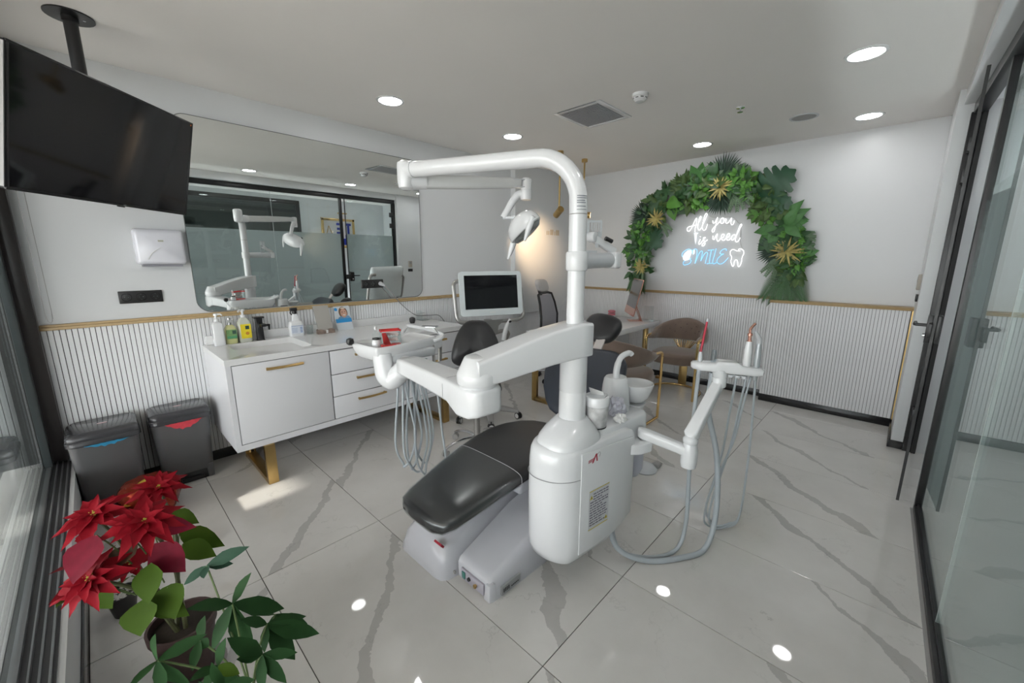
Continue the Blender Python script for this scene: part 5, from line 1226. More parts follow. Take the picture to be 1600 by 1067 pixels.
for k in range(5):
    a = R(20 + 72 * k)
    dvec = Vector((math.cos(a), math.sin(a), 0))
    part('foot_spoke', MB().tube(spline([S0 + dvec * 0.02 + Vector((0, 0, 0.105)), S0 + dvec * 0.12 + Vector((0, 0, 0.108)), S0 + dvec * 0.22 + Vector((0, 0, 0.085)), S0 + dvec * 0.265 + Vector((0, 0, 0.062))], 4), 0.015, 10, flat=0.7), CHROME, t)
    caster(S0.x + dvec.x * 0.265, S0.y + dvec.y * 0.265, t, 0.025, a + 0.6, GREYM, STEEL)
part('seat', MB().lathe([(0.12, 0.465), (0.18, 0.472), (0.198, 0.495), (0.19, 0.53), (0.15, 0.548), (0.001, 0.55)], S0, 32), LEATHER, t)
bc = Vector((2.055, 2.365, 0.815))
bn = Vector((-0.62, -0.76, 0.16)).normalized(); br = Vector((0.76, -0.62, 0)).normalized(); bu = bn.cross(br); bu = bu if bu.z > 0 else -bu
outl = [(p.x, p.y) for p in spline([(0, 0.19, 0), (0.08, 0.175, 0), (0.15, 0.08, 0), (0.195, -0.07, 0), (0.18, -0.145, 0), (0.09, -0.18, 0), (0, -0.185, 0), (-0.09, -0.18, 0), (-0.18, -0.145, 0), (-0.195, -0.07, 0), (-0.15, 0.08, 0), (-0.08, 0.175, 0)], 3, True)]
def bsec(t_, s_): return [bc + br * (a * s_) + bu * (b * s_) + bn * (t_ + 0.9 * a * a) for a, b in outl]
part('backrest', MB().loft([bsec(-0.035, 0.6), bsec(-0.03, 0.92), bsec(-0.012, 1.0), bsec(0.012, 1.0), bsec(0.03, 0.93), bsec(0.04, 0.75), bsec(0.042, 0.3)]), LEATHER, t, smooth=60)
part('back_stem', MB().tube(spline([bc - bn * 0.04 - bu * 0.12, Vector((2.10, 2.42, 0.55)), Vector((2.03, 2.34, 0.475)), S0 + Vector((0.04, 0.04, 0.46))], 4), 0.016, 10), STEEL, t)
part('tilt_knob', MB().lathe([(0.02, -0.03), (0.034, -0.02), (0.034, 0.03), (0.02, 0.04)], (2.06, 2.27, 0.56), 14), BLACKP, t)

# ================================================================== SCANNER CART
C0 = Vector((2.42, 2.62, 0))
t = thing('scanner_cart', 'wheeled cart carrying a white framed monitor in a grey tube frame', 'monitor cart', C0)
part('cart_column', MB().loft([[C0 + Vector((a, b, z)) for a, b in rrect(w_, w_ * 0.8, 0.02, 4)] for z, w_ in ((0.06, 0.13), (0.15, 0.11), (0.45, 0.075), (0.9, 0.07), (0.95, 0.07))]), GREYM, t, smooth=50)
for k, (x_, y_) in enumerate(((2.16, 2.74), (2.62, 2.43), (2.26, 2.42), (2.62, 2.84))):
    e_ = Vector((x_, y_, 0.075))
    part('base_leg', MB().loft([[C0 + Vector((0, 0, 0.135)) + Vector((0, 0, b)) + (e_ - C0).cross(Vector((0, 0, 1))).normalized() * a for a, b in rrect(0.085, 0.055, 0.015, 3)], [e_ + Vector((0, 0, b)) + (e_ - C0).cross(Vector((0, 0, 1))).normalized() * a for a, b in rrect(0.05, 0.03, 0.01, 3)]]), GREYM, t, smooth=50)
    caster(x_, y_, t, 0.032, 0.5 + k, BLACKP, PAPER, 0.08)
mc_ = Vector((2.46, 2.61, 1.18))
mr = Vector((0.915, -0.404, 0)).normalized(); mn = Vector((-0.40, -0.905, 0.14)).normalized(); mu_ = mr.cross(mn); mu_ = mu_ if mu_.z > 0 else -mu_
mn = mu_.cross(mr) if mu_.cross(mr).dot(mn) > 0 else mr.cross(mu_)
def mp(a, b, c): return mc_ + mr * a + mu_ * b + mn * c
def mq(w_, h_, r_, c, dy=0.0): return [mp(a, b + dy, c) for a, b in rrect(w_, h_, r_, 5)]
mon = part('monitor', MB().loft([mq(0.51, 0.32, 0.03, -0.045), mq(0.575, 0.38, 0.03, -0.03), mq(0.590, 0.395, 0.032, -0.005), mq(0.585, 0.39, 0.03, 0.004)]), mat('monitor_white', (0.68, 0.73, 0.745), 0.2, coat=0.3), t, smooth=50)
part('screen', MB().prism([(-0.248, -0.135), (0.248, -0.135), (0.248, 0.160), (-0.248, 0.160)], lambda a, b, c: mp(a, b, c), 0.0042, 0.0052), SCREEN, mon)
part('brand_plate', MB().prism(rrect(0.055, 0.008, 0.002, 2, 0.0, -0.167), lambda a, b, c: mp(a, b, c), 0.0042, 0.0050), PAPER, mon)
fp = [mp(-0.26, 0.115, -0.04), mp(-0.31, 0.115, -0.035), mp(-0.335, 0.09, -0.03), mp(-0.330, -0.20, -0.01), mp(-0.30, -0.245, -0.005), mp(-0.05, -0.255, -0.02), mp(0.25, -0.245, -0.01), mp(0.30, -0.215, -0.01), mp(0.305, -0.15, -0.02), mp(0.295, 0.06, -0.035), mp(0.25, 0.09, -0.04)]
def rounded(path, r_, n_=5):
    P = [Vector(p) for p in path]; out = [P[0]]
    for i in range(1, len(P) - 1):
        a = (P[i - 1] - P[i]); b = (P[i + 1] - P[i]); k = min(r_, a.length * 0.45, b.length * 0.45)
        p0, p2 = P[i] + a.normalized() * k, P[i] + b.normalized() * k
        for j in range(n_ + 1):
            u = j / n_; out.append(p0 * (1 - u) ** 2 + P[i] * 2 * u * (1 - u) + p2 * u * u)
    out.append(P[-1]); return out
part('tube_frame', MB().tube(rounded(fp, 0.05), 0.017, 12), STEEL, t, smooth=60)
part('yoke', MB().loft([[mp(a, b, c - 0.015) for a, c in rrect(w_, 0.05, 0.012, 3)] for b, w_ in ((-0.235, 0.20), (-0.26, 0.17), (-0.29, 0.10), (-0.36, 0.07))]), STEEL, t, smooth=50)
part('yoke_stem', MB().cyl(mp(0, -0.34, -0.015), C0 + Vector((0, 0, 0.85)), 0.03, 14), GREYM, t)
part('wand_cradle', MB().tube(spline([C0 + Vector((0.05, -0.03, 0.82)), C0 + Vector((0.13, -0.07, 0.84)), C0 + Vector((0.20, -0.06, 0.80)), C0 + Vector((0.21, 0.0, 0.72))], 4), 0.018, 10), STEEL, t)
wd = thing('scanner_wand', 'white intraoral scanner wand resting on the monitor cart', 'scanner wand', C0 + Vector((0.13, -0.10, 0.78)))
part('grip', MB().tube(spline([C0 + Vector((0.10, -0.10, 0.76)), C0 + Vector((0.115, -0.105, 0.84)), C0 + Vector((0.14, -0.11, 0.90)), C0 + Vector((0.165, -0.12, 0.945))], 4), [0.022] * 5 + [0.020] * 4 + [0.014] * 4, 12), PLASTIC, wd)
part('optic', MB().cyl(C0 + Vector((0.150, -0.128, 0.925)), C0 + Vector((0.146, -0.142, 0.93)), 0.010, 10), BLACKG, wd)

# ================================================================== DESK AND THINGS
t = thing('office_desk', 'white gloss desk with gold sled legs', 'desk', (3.9, 2.35, 0))
dx0, dx1, dy0, dy1 = 3.07, 4.74, 2.05, 2.74
part('desktop', MB().box(dx0, dx1, dy0, dy1, 0.69, 0.75), QUARTZ, t, 0.004)
part('modesty_panel', MB().box(3.5, 4.70, 2.42, 2.44, 0.25, 0.69), LACQ, t)
for x_ in (3.13, 4.66):
    part('leg', MB().box(x_ - 0.03, x_ + 0.03, 2.16, 2.20, 0.0, 0.69).box(x_ - 0.03, x_ + 0.03, 2.64, 2.68, 0.0, 0.69).box(x_ - 0.03, x_ + 0.03, 2.20, 2.64, 0, 0.04), GOLD, t, 0.002)
# computer with rose stand
ic = Vector((4.50, 2.30, 0.75))
inr = Vector((-0.62, 0.78, 0)).normalized(); irt = Vector((0.78, 0.62, 0))
t = thing('desktop_computer', 'rose gold desktop computer standing on the far desk', 'computer', ic)
def ip(a, b, c): return ic + irt * a + Vector((0, 0, b)) + inr * c + inr * (-(b - 0.25) * 0.22)
part('display', MB().prism(rrect(0.54, 0.42, 0.012, 3, 0, 0.29), lambda a, b, c: ip(a, b, c), -0.012, 0.0), COPPER, t)
part('screen', MB().prism([(-0.26, 0.17), (0.26, 0.17), (0.26, 0.49), (-0.26, 0.49)], lambda a, b, c: ip(a, b, c), 0.0, 0.001), mat('screen_grey', (0.10, 0.10, 0.11), 0.15), t)
part('stand', MB().loft([[ic + irt * a + Vector((0, 0, z)) + inr * c for a, c in ((-0.07, k), (0.07, k), (0.07, k - 0.008), (-0.07, k - 0.008))] for z, k in ((0.0, -0.11), (0.10, -0.07), (0.22, -0.02))]).loft([[ic + irt * a + inr * c + Vector((0, 0, z)) for a, c in ((-0.07, 0.04), (0.07, 0.04), (0.07, -0.12), (-0.07, -0.12))] for z in (0, 0.006)]), COPPER, t)
part('cable', MB().tube(spline([ip(0.0, 0.2, -0.02), ic + Vector((0.09, -0.05, 0.14)), ic + Vector((0.16, -0.02, 0.02)), ic + Vector((0.20, 0.05, 0.006))], 4), 0.003, 6), PAPER, t)
t = thing('denture_model', 'small pink and white dental model on the desk', 'dental model', (4.62, 2.64, 0.75))
part('base', MB().lathe([(0.045, 0), (0.048, 0.004), (0.046, 0.022), (0.001, 0.024)], (4.62, 2.64, 0.75), 18), PLASTIC, t)
part('gum', MB().lathe([(0.046, 0.022), (0.048, 0.034), (0.044, 0.048), (0.001, 0.052)], (4.62, 2.64, 0.75), 18), mat('gum_pink', (0.55, 0.16, 0.20), 0.3), t)
part('upper_jaw', MB().lathe([(0.044, 0.058), (0.048, 0.066), (0.046, 0.082), (0.03, 0.090), (0.001, 0.092)], (4.62, 2.64, 0.75), 18).cyl((4.66, 2.65, 0.77), (4.66, 2.65, 0.83), 0.004, 6), mat('gum_pink', (0.55, 0.16, 0.20), 0.3), t)
t = thing('pen_tray', 'dark flat tray on the desk behind the headrest', 'tray', (4.45, 2.62, 0.75))
part('tray', MB().box(4.33, 4.55, 2.58, 2.68, 0.75, 0.764), BLACKP, t, 0.004)
part('pen', MB().cyl((4.36, 2.60, 0.770), (4.50, 2.65, 0.770), 0.004, 8), BLACKG, t)
t = thing('acrylic_stand', 'clear acrylic card stand at the end of the desk', 'stand', (4.62, 2.13, 0.75))
part('plate', MB().box(4.62, 4.624, 2.08, 2.20, 0.75, 0.93), ACRYL, t)
part('foot', MB().box(4.55, 4.69, 2.06, 2.16, 0.75, 0.754), ACRYL, t)

# office chair
oc0 = Vector((3.93, 2.93, 0))
OCR = Matrix.Rotation(R(14), 3, 'Z')
t = thing('office_chair', 'grey mesh office chair with pale headrest behind the desk', 'chair', oc0)
part('gas_column', MB().cyl(oc0 + Vector((0, 0, 0.08)), oc0 + Vector((0, 0, 0.42)), 0.026, 14), CHROME, t)
for k in range(5):
    a = R(250 + 72 * k); dv = Vector((math.cos(a), math.sin(a), 0))
    part('foot_spoke', MB().tube([oc0 + Vector((0, 0, 0.10)), oc0 + dv * 0.29 + Vector((0, 0, 0.07))], [0.022, 0.014], 10), CHROME, t)
    caster(oc0.x + dv.x * 0.29, oc0.y + dv.y * 0.29, t, 0.028, a, BLACKP, BLACKP)
part('seat', MB().loft([[oc0 + Vector((a, b, z)) for a, b in sellipse(0.25 * s_, 0.25 * s_, 4, 24)] for z, s_ in ((0.43, 0.9), (0.44, 1.0), (0.48, 1.0), (0.50, 0.92))]), MESHF, t, smooth=60)
def ob(a, s_, c=0.0):   # back surface: a across x, s_ height
    return oc0 + OCR @ Vector((a, 0.20 + 0.10 * (s_ - 0.5) + 0.35 * a * a * -1 + c - 0.05 * math.sin((s_ - 0.5) * 5), s_))
part('mesh_back', MB().loft([[ob(a, z, c) for a, c in ((-w_, 0), (-w_ * .5, 0), (0, 0), (w_ * .5, 0), (w_, 0), (w_, 0.012), (0, 0.012), (-w_, 0.012))] for z, w_ in ((0.55, 0.19), (0.65, 0.225), (0.8, 0.225), (0.95, 0.20), (1.05, 0.175))]), MESHF, t, smooth=60)
part('back_frame', MB().tube([ob(-0.20, 0.53), ob(-0.235, 0.65), ob(-0.235, 0.8), ob(-0.21, 0.95), ob(-0.185, 1.06), ob(-0.10, 1.075), ob(0.10, 1.075), ob(0.185, 1.06), ob(0.21, 0.95), ob(0.235, 0.8), ob(0.235, 0.65), ob(0.20, 0.53)], 0.016, 8, closed=True), BLACKP, t, smooth=60)
part('spine', MB().tube([oc0 + OCR @ Vector((0, 0.12, 0.42)), oc0 + OCR @ Vector((0, 0.27, 0.50)), ob(0, 0.75, 0.05), ob(0, 1.05, 0.05), ob(0, 1.18, 0.05)], 0.022, 10), BLACKP, t)
part('headrest', MB().loft([[ob(a, 1.165 + b, c) for a, b in sellipse(0.14 * s_, 0.075 * s_, 3, 20)] for c, s_ in ((-0.035, 0.8), (-0.02, 1.0), (0.02, 1.0), (0.03, 0.85))]), mat('cream_fabric', (0.58, 0.56, 0.55), 0.7), t, smooth=60)
for sx in (-1, 1):
    part('armrest', MB().tube(rounded([oc0 + OCR @ Vector((0.24 * sx, 0.05, 0.44)), oc0 + OCR @ Vector((0.29 * sx, 0.03, 0.50)), oc0 + OCR @ Vector((0.29 * sx, 0.03, 0.66))], 0.04), 0.016, 8).obox(oc0 + OCR @ Vector((0.29 * sx, 0, 0.675)), 0.07, 0.24, 0.03, OCR), BLACKP, t, 0.004)

# ================================================================== TUB CHAIRS
def tub_chair(x, y, rz, label):
    t = thing('tub_chair', label, 'chair', (x, y, 0), rz, group='taupe velvet tub chairs with gold frames')
    rx_, ry_ = 0.30, 0.262
    def band(th, tt, zf):
        """th degrees from the back; tt thickness offset; zf 0 bottom .. 1 top"""
        a = R(th); ab = abs(th)
        c = min(1.0, ab / 105.0)
        px_ = -rx_ * math.cos(a) if ab <= 90 else (ab - 90) / 20.0 * 0.20
        py_ = ry_ * math.sin(a) if ab <= 90 else math.copysign(ry_ - 0.012 * (ab - 90) / 20, th)
        r_ = Vector((px_ if ab <= 90 else 0, py_, 0)).normalized()
        top_ = 0.815 - 0.165 * c ** 1.6
        bot_ = 0.555 + 0.055 * c ** 2
        flare = 0.03 * zf * (1 - c)
        z_ = bot_ + (top_ - bot_) * zf
        return Vector((px_, py_, z_)) + r_ * (tt + flare)
    secs = []
    for k in range(33):
        th = -110 + 220 * k / 32
        tuft = 0.014 * (1 if k % 2 else -0.3)
        e = 0.25 if k in (0, 32) else (0.7 if k in (1, 31) else 1.0)
        prof = [(-0.028, 0.06), (-0.034 + tuft * .3, 0.30), (-0.034 - tuft, 0.55), (-0.034 + tuft, 0.80), (-0.026, 0.95), (0.0, 1.0), (0.022, 0.95), (0.030 + 0.006 * (k % 2), 0.6), (0.030 + 0.006 * (k % 2), 0.3), (0.022, 0.05), (0.0, 0.0)]
        secs.append([band(th, a * e, 0.5 + (b - 0.5) * (e if e < 1 else 1)) for a, b in prof])
    part('back_shell', MB().loft(secs), VELVET, t, smooth=60, world=False)
    bt_ = MB()
    for k in range(-3, 4):
        for z_ in ((0.42, 0.74) if k % 2 == 0 else (0.58,)):
            bt_.lathe([(0.008, -0.004), (0.008, 0.002), (0.001, 0.004)], band(k * 14, -0.033, z_), 8)
    part('tuft_button', bt_, mat('button_velvet', (0.10, 0.07, 0.055), 0.7), t, world=False)
    part('seat', MB().loft([[Vector((0.01 + a, b, z)) for a, b in sellipse(0.265 * s_, 0.245 * s_, 3.2, 30)] for z, s_ in ((0.375, 0.93), (0.385, 1.0), (0.45, 1.0), (0.475, 0.95), (0.485, 0.8))]), VELVET, t, smooth=60, world=False)
    for k in range(-5, 6):
        th = k * 5.5
        p1 = band(th * 1.05, 0.0, 0.02); p0 = Vector((-0.245, 0.010 * k, 0.455))
        part('fan_rod', MB().tube([p0, p1], 0.0055, 6), GOLDP, t, world=False)
    for sg in (-1, 1):
        part('leg', MB().tube(rounded([Vector((0.02, sg * 0.272, 0.655)), Vector((0.225, sg * 0.272, 0.648)), Vector((0.225, sg * 0.265, 0.012))], 0.05), 0.013, 8), GOLDP, t, world=False)
        part('seat_bracket', MB().box(0.19, 0.235, sg * 0.235, sg * 0.268, 0.40, 0.42) if sg > 0 else MB().box(0.19, 0.235, -0.268, -0.235, 0.40, 0.42), GOLDP, t, world=False)
    ringp = [Vector((0.225, -0.265, 0.012))] + [Vector((-0.06 - 0.24 * math.cos(R(a)), -0.265 * math.cos(R(a + 90)) * -1, 0.012)) for a in range(-85, 86, 10)] + [Vector((0.225, 0.265, 0.012))]
    ringp = [Vector((0.225, -0.265, 0.012))] + [Vector((-0.04 - 0.25 * math.cos(R(a)), 0.265 * math.sin(R(a)), 0.012)) for a in range(-85, 86, 10)] + [Vector((0.225, 0.265, 0.012))]
    part('floor_ring', MB().tube(ringp, 0.012, 8), GOLDP, t, smooth=60, world=False)
    part('back_plate', MB().box(-0.296, -0.284, -0.045, 0.045, 0.012, 0.40).box(-0.296, -0.18, -0.045, 0.045, 0.388, 0.40), GOLD, t, 0.002, world=False)
    return t
tub_chair(4.42, 1.69, R(180 + 4), 'taupe velvet tub chair with its tufted inside towards us, by the far wall')
tub_chair(3.31, 1.75, R(0), 'taupe velvet tub chair turned away, behind the dental headrest')

# ================================================================== NEON SIGN
XS = XB - 0.022
def npt(cx_, cy_, x_=XS):
    return on_plane(1055 + cx_ * 120 / 1164, 320 + cy_ * 110 / 1067, 'x', x_)
sign = thing('neon_sign', 'white and blue neon sign reading All you is need SMILE', 'neon sign', npt(600, 560))
strokes_w = {
 'letter_a': [[(338, 300), (270, 318), (205, 335), (180, 362), (188, 396), (215, 398), (250, 350), (285, 270), (312, 212), (326, 210), (318, 290), (302, 370), (298, 415)]],
 'letter_l': [[(338, 300), (372, 240), (394, 188), (382, 176), (362, 215), (346, 295), (345, 360), (365, 385), (398, 350)], [(398, 350), (450, 230), (484, 150), (470, 130), (450, 160), (425, 250), (410, 340), (428, 384), (460, 375), (480, 325), (490, 290)]],
 'letter_y': [[(568, 240), (574, 276), (600, 270), (632, 210), (642, 195), (615, 300), (592, 395), (568, 415), (558, 388), (590, 340), (640, 290), (690, 240)]],
 'letter_o': [[(712, 198), (688, 228), (692, 275), (720, 280), (742, 245), (738, 205), (712, 198), (745, 220), (772, 212)]],
 'letter_u': [[(776, 215), (768, 268), (790, 280), (824, 245), (856, 196), (846, 265), (856, 304), (882, 288), (896, 240)]],
 'letter_i': [[(382, 520), (356, 578), (366, 600), (398, 570)], [(376, 478), (386, 486)]],
 'letter_s': [[(398, 570), (440, 510), (458, 494), (432, 498), (424, 524), (446, 560), (450, 600), (420, 626), (405, 610), (432, 575), (492, 530)]],
 'letter_n': [[(572, 470), (570, 515), (590, 525), (612, 480), (640, 438), (630, 500), (642, 550), (668, 540), (690, 505)]],
 'letter_e': [[(690, 505), (730, 490), (742, 450), (715, 446), (698, 490), (715, 535), (745, 535), (774, 500)], [(774, 500), (815, 480), (824, 440), (800, 438), (778, 490), (790, 535), (820, 530), (850, 495)]],
 'letter_d': [[(925, 478), (900, 450), (865, 470), (850, 515), (870, 535), (905, 500), (940, 440), (985, 350), (1010, 305), (990, 298), (955, 380), (920, 490), (910, 540), (930, 562), (960, 545), (984, 500)]],
 'tooth_outline': [[(985, 700), (930, 696), (880, 675), (840, 700), (834, 750), (856, 790), (845, 860), (866, 928), (886, 920), (900, 852), (925, 834), (945, 858), (950, 920), (970, 936), (1000, 880), (1016, 790), (1042, 730), (1026, 682), (985, 668), (955, 680)]]}
strokes_b = {
 'letter_s_blue': [[(262, 694), (205, 672), (145, 698), (103, 745), (115, 788), (180, 800), (238, 838), (226, 880), (170, 906), (130, 908), (122, 872), (170, 830), (240, 810)]],
 'letter_m_blue': [[(268, 745), (262, 705), (290, 672), (328, 680), (330, 750), (300, 888)], [(300, 888), (350, 760), (388, 705), (412, 712), (400, 790), (388, 850)], [(388, 850), (432, 760), (472, 720), (492, 742), (470, 830), (455, 890)]],
 'letter_i_blue': [[(495, 690), (545, 684), (592, 682)], [(550, 686), (528, 800), (518, 886)], [(478, 892), (520, 888), (562, 886)]],
 'letter_l_blue': [[(620, 664), (596, 760), (570, 850), (572, 888), (600, 890), (636, 868)]],
 'letter_e_blue': [[(775, 696), (770, 668), (720, 678), (682, 718), (690, 746), (738, 742)], [(738, 742), (690, 770), (642, 820), (636, 870), (680, 898), (740, 870), (806, 800)]]}
for dct, m_, r_ in ((strokes_w, NEONW, 0.0034), (strokes_b, NEONB, 0.0032)):
    for nm, sts in dct.items():
        mb_ = MB()
        for s_ in sts:
            mb_.tube([npt(p.x, p.y) for p in spline([(a, b, 0) for a, b in s_], 4)], r_, 6)
        part(nm, mb_, m_, sign, smooth=60)
def nfill(poly, nm, m_):
    part(nm, MB().loft([[npt(a, b, XS + d_) for a, b in poly] for d_ in (-0.004, 0.004)]), m_, sign)
nfill([(112, 786), (140, 735), (190, 690), (245, 680), (252, 720), (228, 790), (215, 830), (150, 852), (120, 830)], 'brush_fill', emis('neon_fill', (0.92, 0.96, 1.0), 1.1))
nfill([(272, 690), (300, 675), (295, 740), (270, 760)], 'brush_tip', emis('neon_fill', (0.92, 0.96, 1.0), 1.1))
nfill([(284, 428), (318, 420), (356, 426), (330, 452), (322, 540), (308, 606), (298, 560), (290, 470)], 'paste_fill', emis('neon_fill', (0.92, 0.96, 1.0), 1.1))
part('wire', MB().tube([npt(p.x, p.y, XB - 0.004) for p in spline([(560, 20, 0), (485, 100, 0), (550, 185, 0), (720, 188, 0), (870, 190, 0), (960, 270, 0), (1000, 300, 0), (992, 430, 0), (985, 560, 0), (1010, 640, 0), (1045, 690, 0)], 5)], 0.0022, 5), mat('wire_grey', (0.42, 0.41, 0.40), 0.5), sign)
part('wire', MB().tube([npt(p.x, p.y, XB - 0.004) for p in spline([(490, 290, 0), (560, 280, 0), (690, 290, 0), (880, 290, 0)], 4)], 0.0018, 5), mat('wire_grey', (0.42, 0.41, 0.40), 0.5), sign)

# ================================================================== LEAVES
GRN = {
 'fan': mat('leaf_fan_dark', (0.012, 0.045, 0.024), 0.5, var=0.3),
 'mon': mat('leaf_monstera', (0.018, 0.080, 0.036), 0.4, var=0.35, scale=9),
 'broad': mat('leaf_broad', (0.030, 0.095, 0.030), 0.45, var=0.35, scale=12),
 'dief': mat('leaf_dieffenbachia', (0.060, 0.190, 0.045), 0.45, var=0.45, scale=14),
 'lite': mat('leaf_light', (0.090, 0.26, 0.035), 0.5, var=0.35, scale=14),
 'olive': mat('leaf_olive', (0.060, 0.120, 0.025), 0.5, var=0.4, scale=14),
 'yel': mat('leaf_variegated', (0.42, 0.36, 0.12), 0.5, var=0.55, scale=30),
 'grey': mat('leaf_greygreen', (0.13, 0.21, 0.12), 0.55, var=0.3, scale=20),
 'palm': mat('leaf_palm', (0.050, 0.130, 0.045), 0.5, var=0.35, scale=14),
 'poin': mat('leaf_poinsettia', (0.045, 0.085, 0.008), 0.65, var=0.4, scale=10, spec=0.1),
 'dgrn': mat('leaf_pachira', (0.020, 0.062, 0.018), 0.6, var=0.4, scale=12, spec=0.15),
 'blu': mat('leaf_bluegreen', (0.030, 0.070, 0.045), 0.6, var=0.3, spec=0.15),
 'red': mat('bract_red', (0.24, 0.003, 0.011), 0.6, var=0.35, scale=14, spec=0.15),
 'mag': mat('bract_magenta', (0.15, 0.006, 0.020), 0.6, var=0.35, scale=30, spec=0.15),
 'rg': mat('bract_green_red', (0.10, 0.055, 0.028), 0.5, var=0.6, scale=12),
}
SHAPES = {
 'ovate': [(0, .06), (.12, .55), (.30, .98), (.45, 1.0), (.65, .78), (.82, .42), (.94, .14), (1, .01)],
 'lance': [(0, .10), (.15, .55), (.40, 1.0), (.6, .92), (.8, .58), (.93, .22), (1, .01)],
 'blade': [(0, .5), (.3, 1.0), (.7, .8), (1, .02)],
 'obov': [(0, .08), (.2, .32), (.45, .75), (.65, 1.0), (.80, .85), (.92, .42), (1, .01)],
 'heart': [(-.06, .25), (0, .62), (.12, .96), (.28, 1.0), (.48, .90), (.68, .62), (.85, .30), (1, .01)],
 'poin': [(0, .12), (.10, .42), (.25, .82), (.38, 1.0), (.45, .90), (.55, .95), (.62, .72), (.78, .42), (.9, .18), (1, .01)],
}
def leaf(mb, base, d, nrm, L_, W_, shape='ovate', fold=0.18, droop=0.25, wave=0.0, thick=0.0):
    base, d, nrm = Vector(base), Vector(d).normalized(), Vector(nrm)
    s_ = d.cross(nrm)
    if s_.length < 1e-4: s_ = d.cross(Vector((1, 0, 0.3)))
    s_.normalize(); nn = s_.cross(d)
    rows = []
    for i, (u, w) in enumerate(SHAPES[shape]):
        c = base + d * (L_ * u) - nn * (droop * L_ * u * u)
        ww = W_ * 0.5 * w
        e = nn * (fold * ww * 2) + nn * (wave * L_ * math.sin(i * 2.4))
        rows.append((c + s_ * ww + e, c, c - s_ * ww + e))
    vs = [v for r_ in rows for v in r_]
    fs = []
    for i in range(len(rows) - 1):
        a = i * 3
        fs += [(a, a + 1, a + 4, a + 3), (a + 1, a + 2, a + 5, a + 4)]
    mb.add(vs, fs)
    return mb
def leaf_part(name, parent, m, *a, **k):
    return part(name, leaf(MB(), *a, **k), m, parent, smooth=80, dbl=False)

# ---- garland on the far wall
GX = XB - 0.05
gar = thing('leaf_garland', 'arched garland of artificial green leaves on the far wall', 'garland', on_plane(1120, 470, 'x', GX))
def gp_(px, py, dx=0.0): return on_plane(px, py, 'x', GX - dx)
MPP = 0.0074
def wdir(deg, out=0.0):   # direction on the wall, deg clockwise-from-up as seen by the viewer (right = -y)
    return Vector((-out, -math.sin(R(deg)), math.cos(R(deg)))).normalized()
NW = Vector((-1, 0, 0))
random.seed(21)
def fan(px, py, r_, a0, a1, n_=22):
    mb_ = MB(); c = gp_(px, py, 0.02)
    for k in range(n_):
        a = a0 + (a1 - a0) * k / (n_ - 1)
        leaf(mb_, c, wdir(a, 0.25 + random.uniform(-.08, .08)), NW, r_ * MPP * random.uniform(.88, 1.05), 0.020, 'blade', 0.3, 0.12)
    return part('fan_palm_leaf', mb_, GRN['fan'], gar, smooth=80, dbl=False)
def rosette(px, py, r_, n_=20):
    c = gp_(px, py, 0.07); mb_ = MB()
    for k in range(n_):
        leaf(mb_, c, wdir(360 * k / n_ + random.uniform(-12, 12), random.uniform(0.1, 0.8)), NW, r_ * MPP * random.uniform(.7, 1.1), 0.020, 'blade', 0.3, 0.35)
    return part('variegated_rosette', mb_, GRN['yel'], gar, smooth=80, dbl=False)
def bush(px, py, r_, m_, n_=34, L_=0.075, W_=0.045, name='leaf_clump'):
    mb_ = MB()
    for k in range(n_):
        a = random.uniform(0, 360); q = r_ * math.sqrt(random.random())
        c = gp_(px + q * math.sin(R(a)), py - q * math.cos(R(a)), random.uniform(0.0, 0.07))
        leaf(mb_, c, wdir(a + random.uniform(-50, 50), random.uniform(0.2, 0.9)), NW, L_ * random.uniform(.7, 1.2), W_, 'ovate', 0.25, 0.3, 0.03)
    return part(name, mb_, GRN[m_], gar, smooth=80, kind='stuff', dbl=False)
def broad(px, py, angs, L_, W_, m_, dx=0.03, shape='ovate'):
    for a in angs:
        leaf_part('leaf', gar, GRN[m_], gp_(px, py, dx + random.uniform(0, .02)), wdir(a, random.uniform(.15, .5)), NW, L_ * MPP * random.uniform(.9, 1.1), W_ * MPP, shape, 0.15, 0.35)
def monstera(px, py, L_, ang, flip=1):
    c = gp_(px, py, 0.05); d = wdir(ang, 0.15); s_ = Vector((0, d.z, -d.y)).normalized()
    out_ = [(0, 0.10), (-.10, .30), (-.05, .48)]
    half = []
    for k in range(5):
        b0 = 0.02 + 0.19 * k; w_ = (.62, .66, .62, .50, .30)[k]
        half += [(b0 - .03, w_ * .92), (b0 + .03, w_ * 1.0), (b0 + .10, w_ * .95), (b0 + .115, w_ * .45)]
    half = [(-.06, .30)] + half + [(1.0, .02)]
    mb_ = MB(); L = L_ * MPP
    rows = []
    for u, w in half:
        cc = c + d * (L * u) + Vector((-1, 0, 0)) * (0.10 * L * (1 - (2 * u - 1) ** 2))
        rows.append((cc + s_ * (w * L * .95) + Vector((0.10 * L * w, 0, 0)), cc, cc - s_ * (w * L * .95) + Vector((0.10 * L * w, 0, 0))))
    vs = [v for r_ in rows for v in r_]; fs = []
    for i in range(len(rows) - 1):
        a = i * 3; fs += [(a, a + 1, a + 4, a + 3), (a + 1, a + 2, a + 5, a + 4)]
    mb_.add(vs, fs)
    part('monstera_leaf', mb_, GRN['mon'], gar, smooth=30, dbl=False)
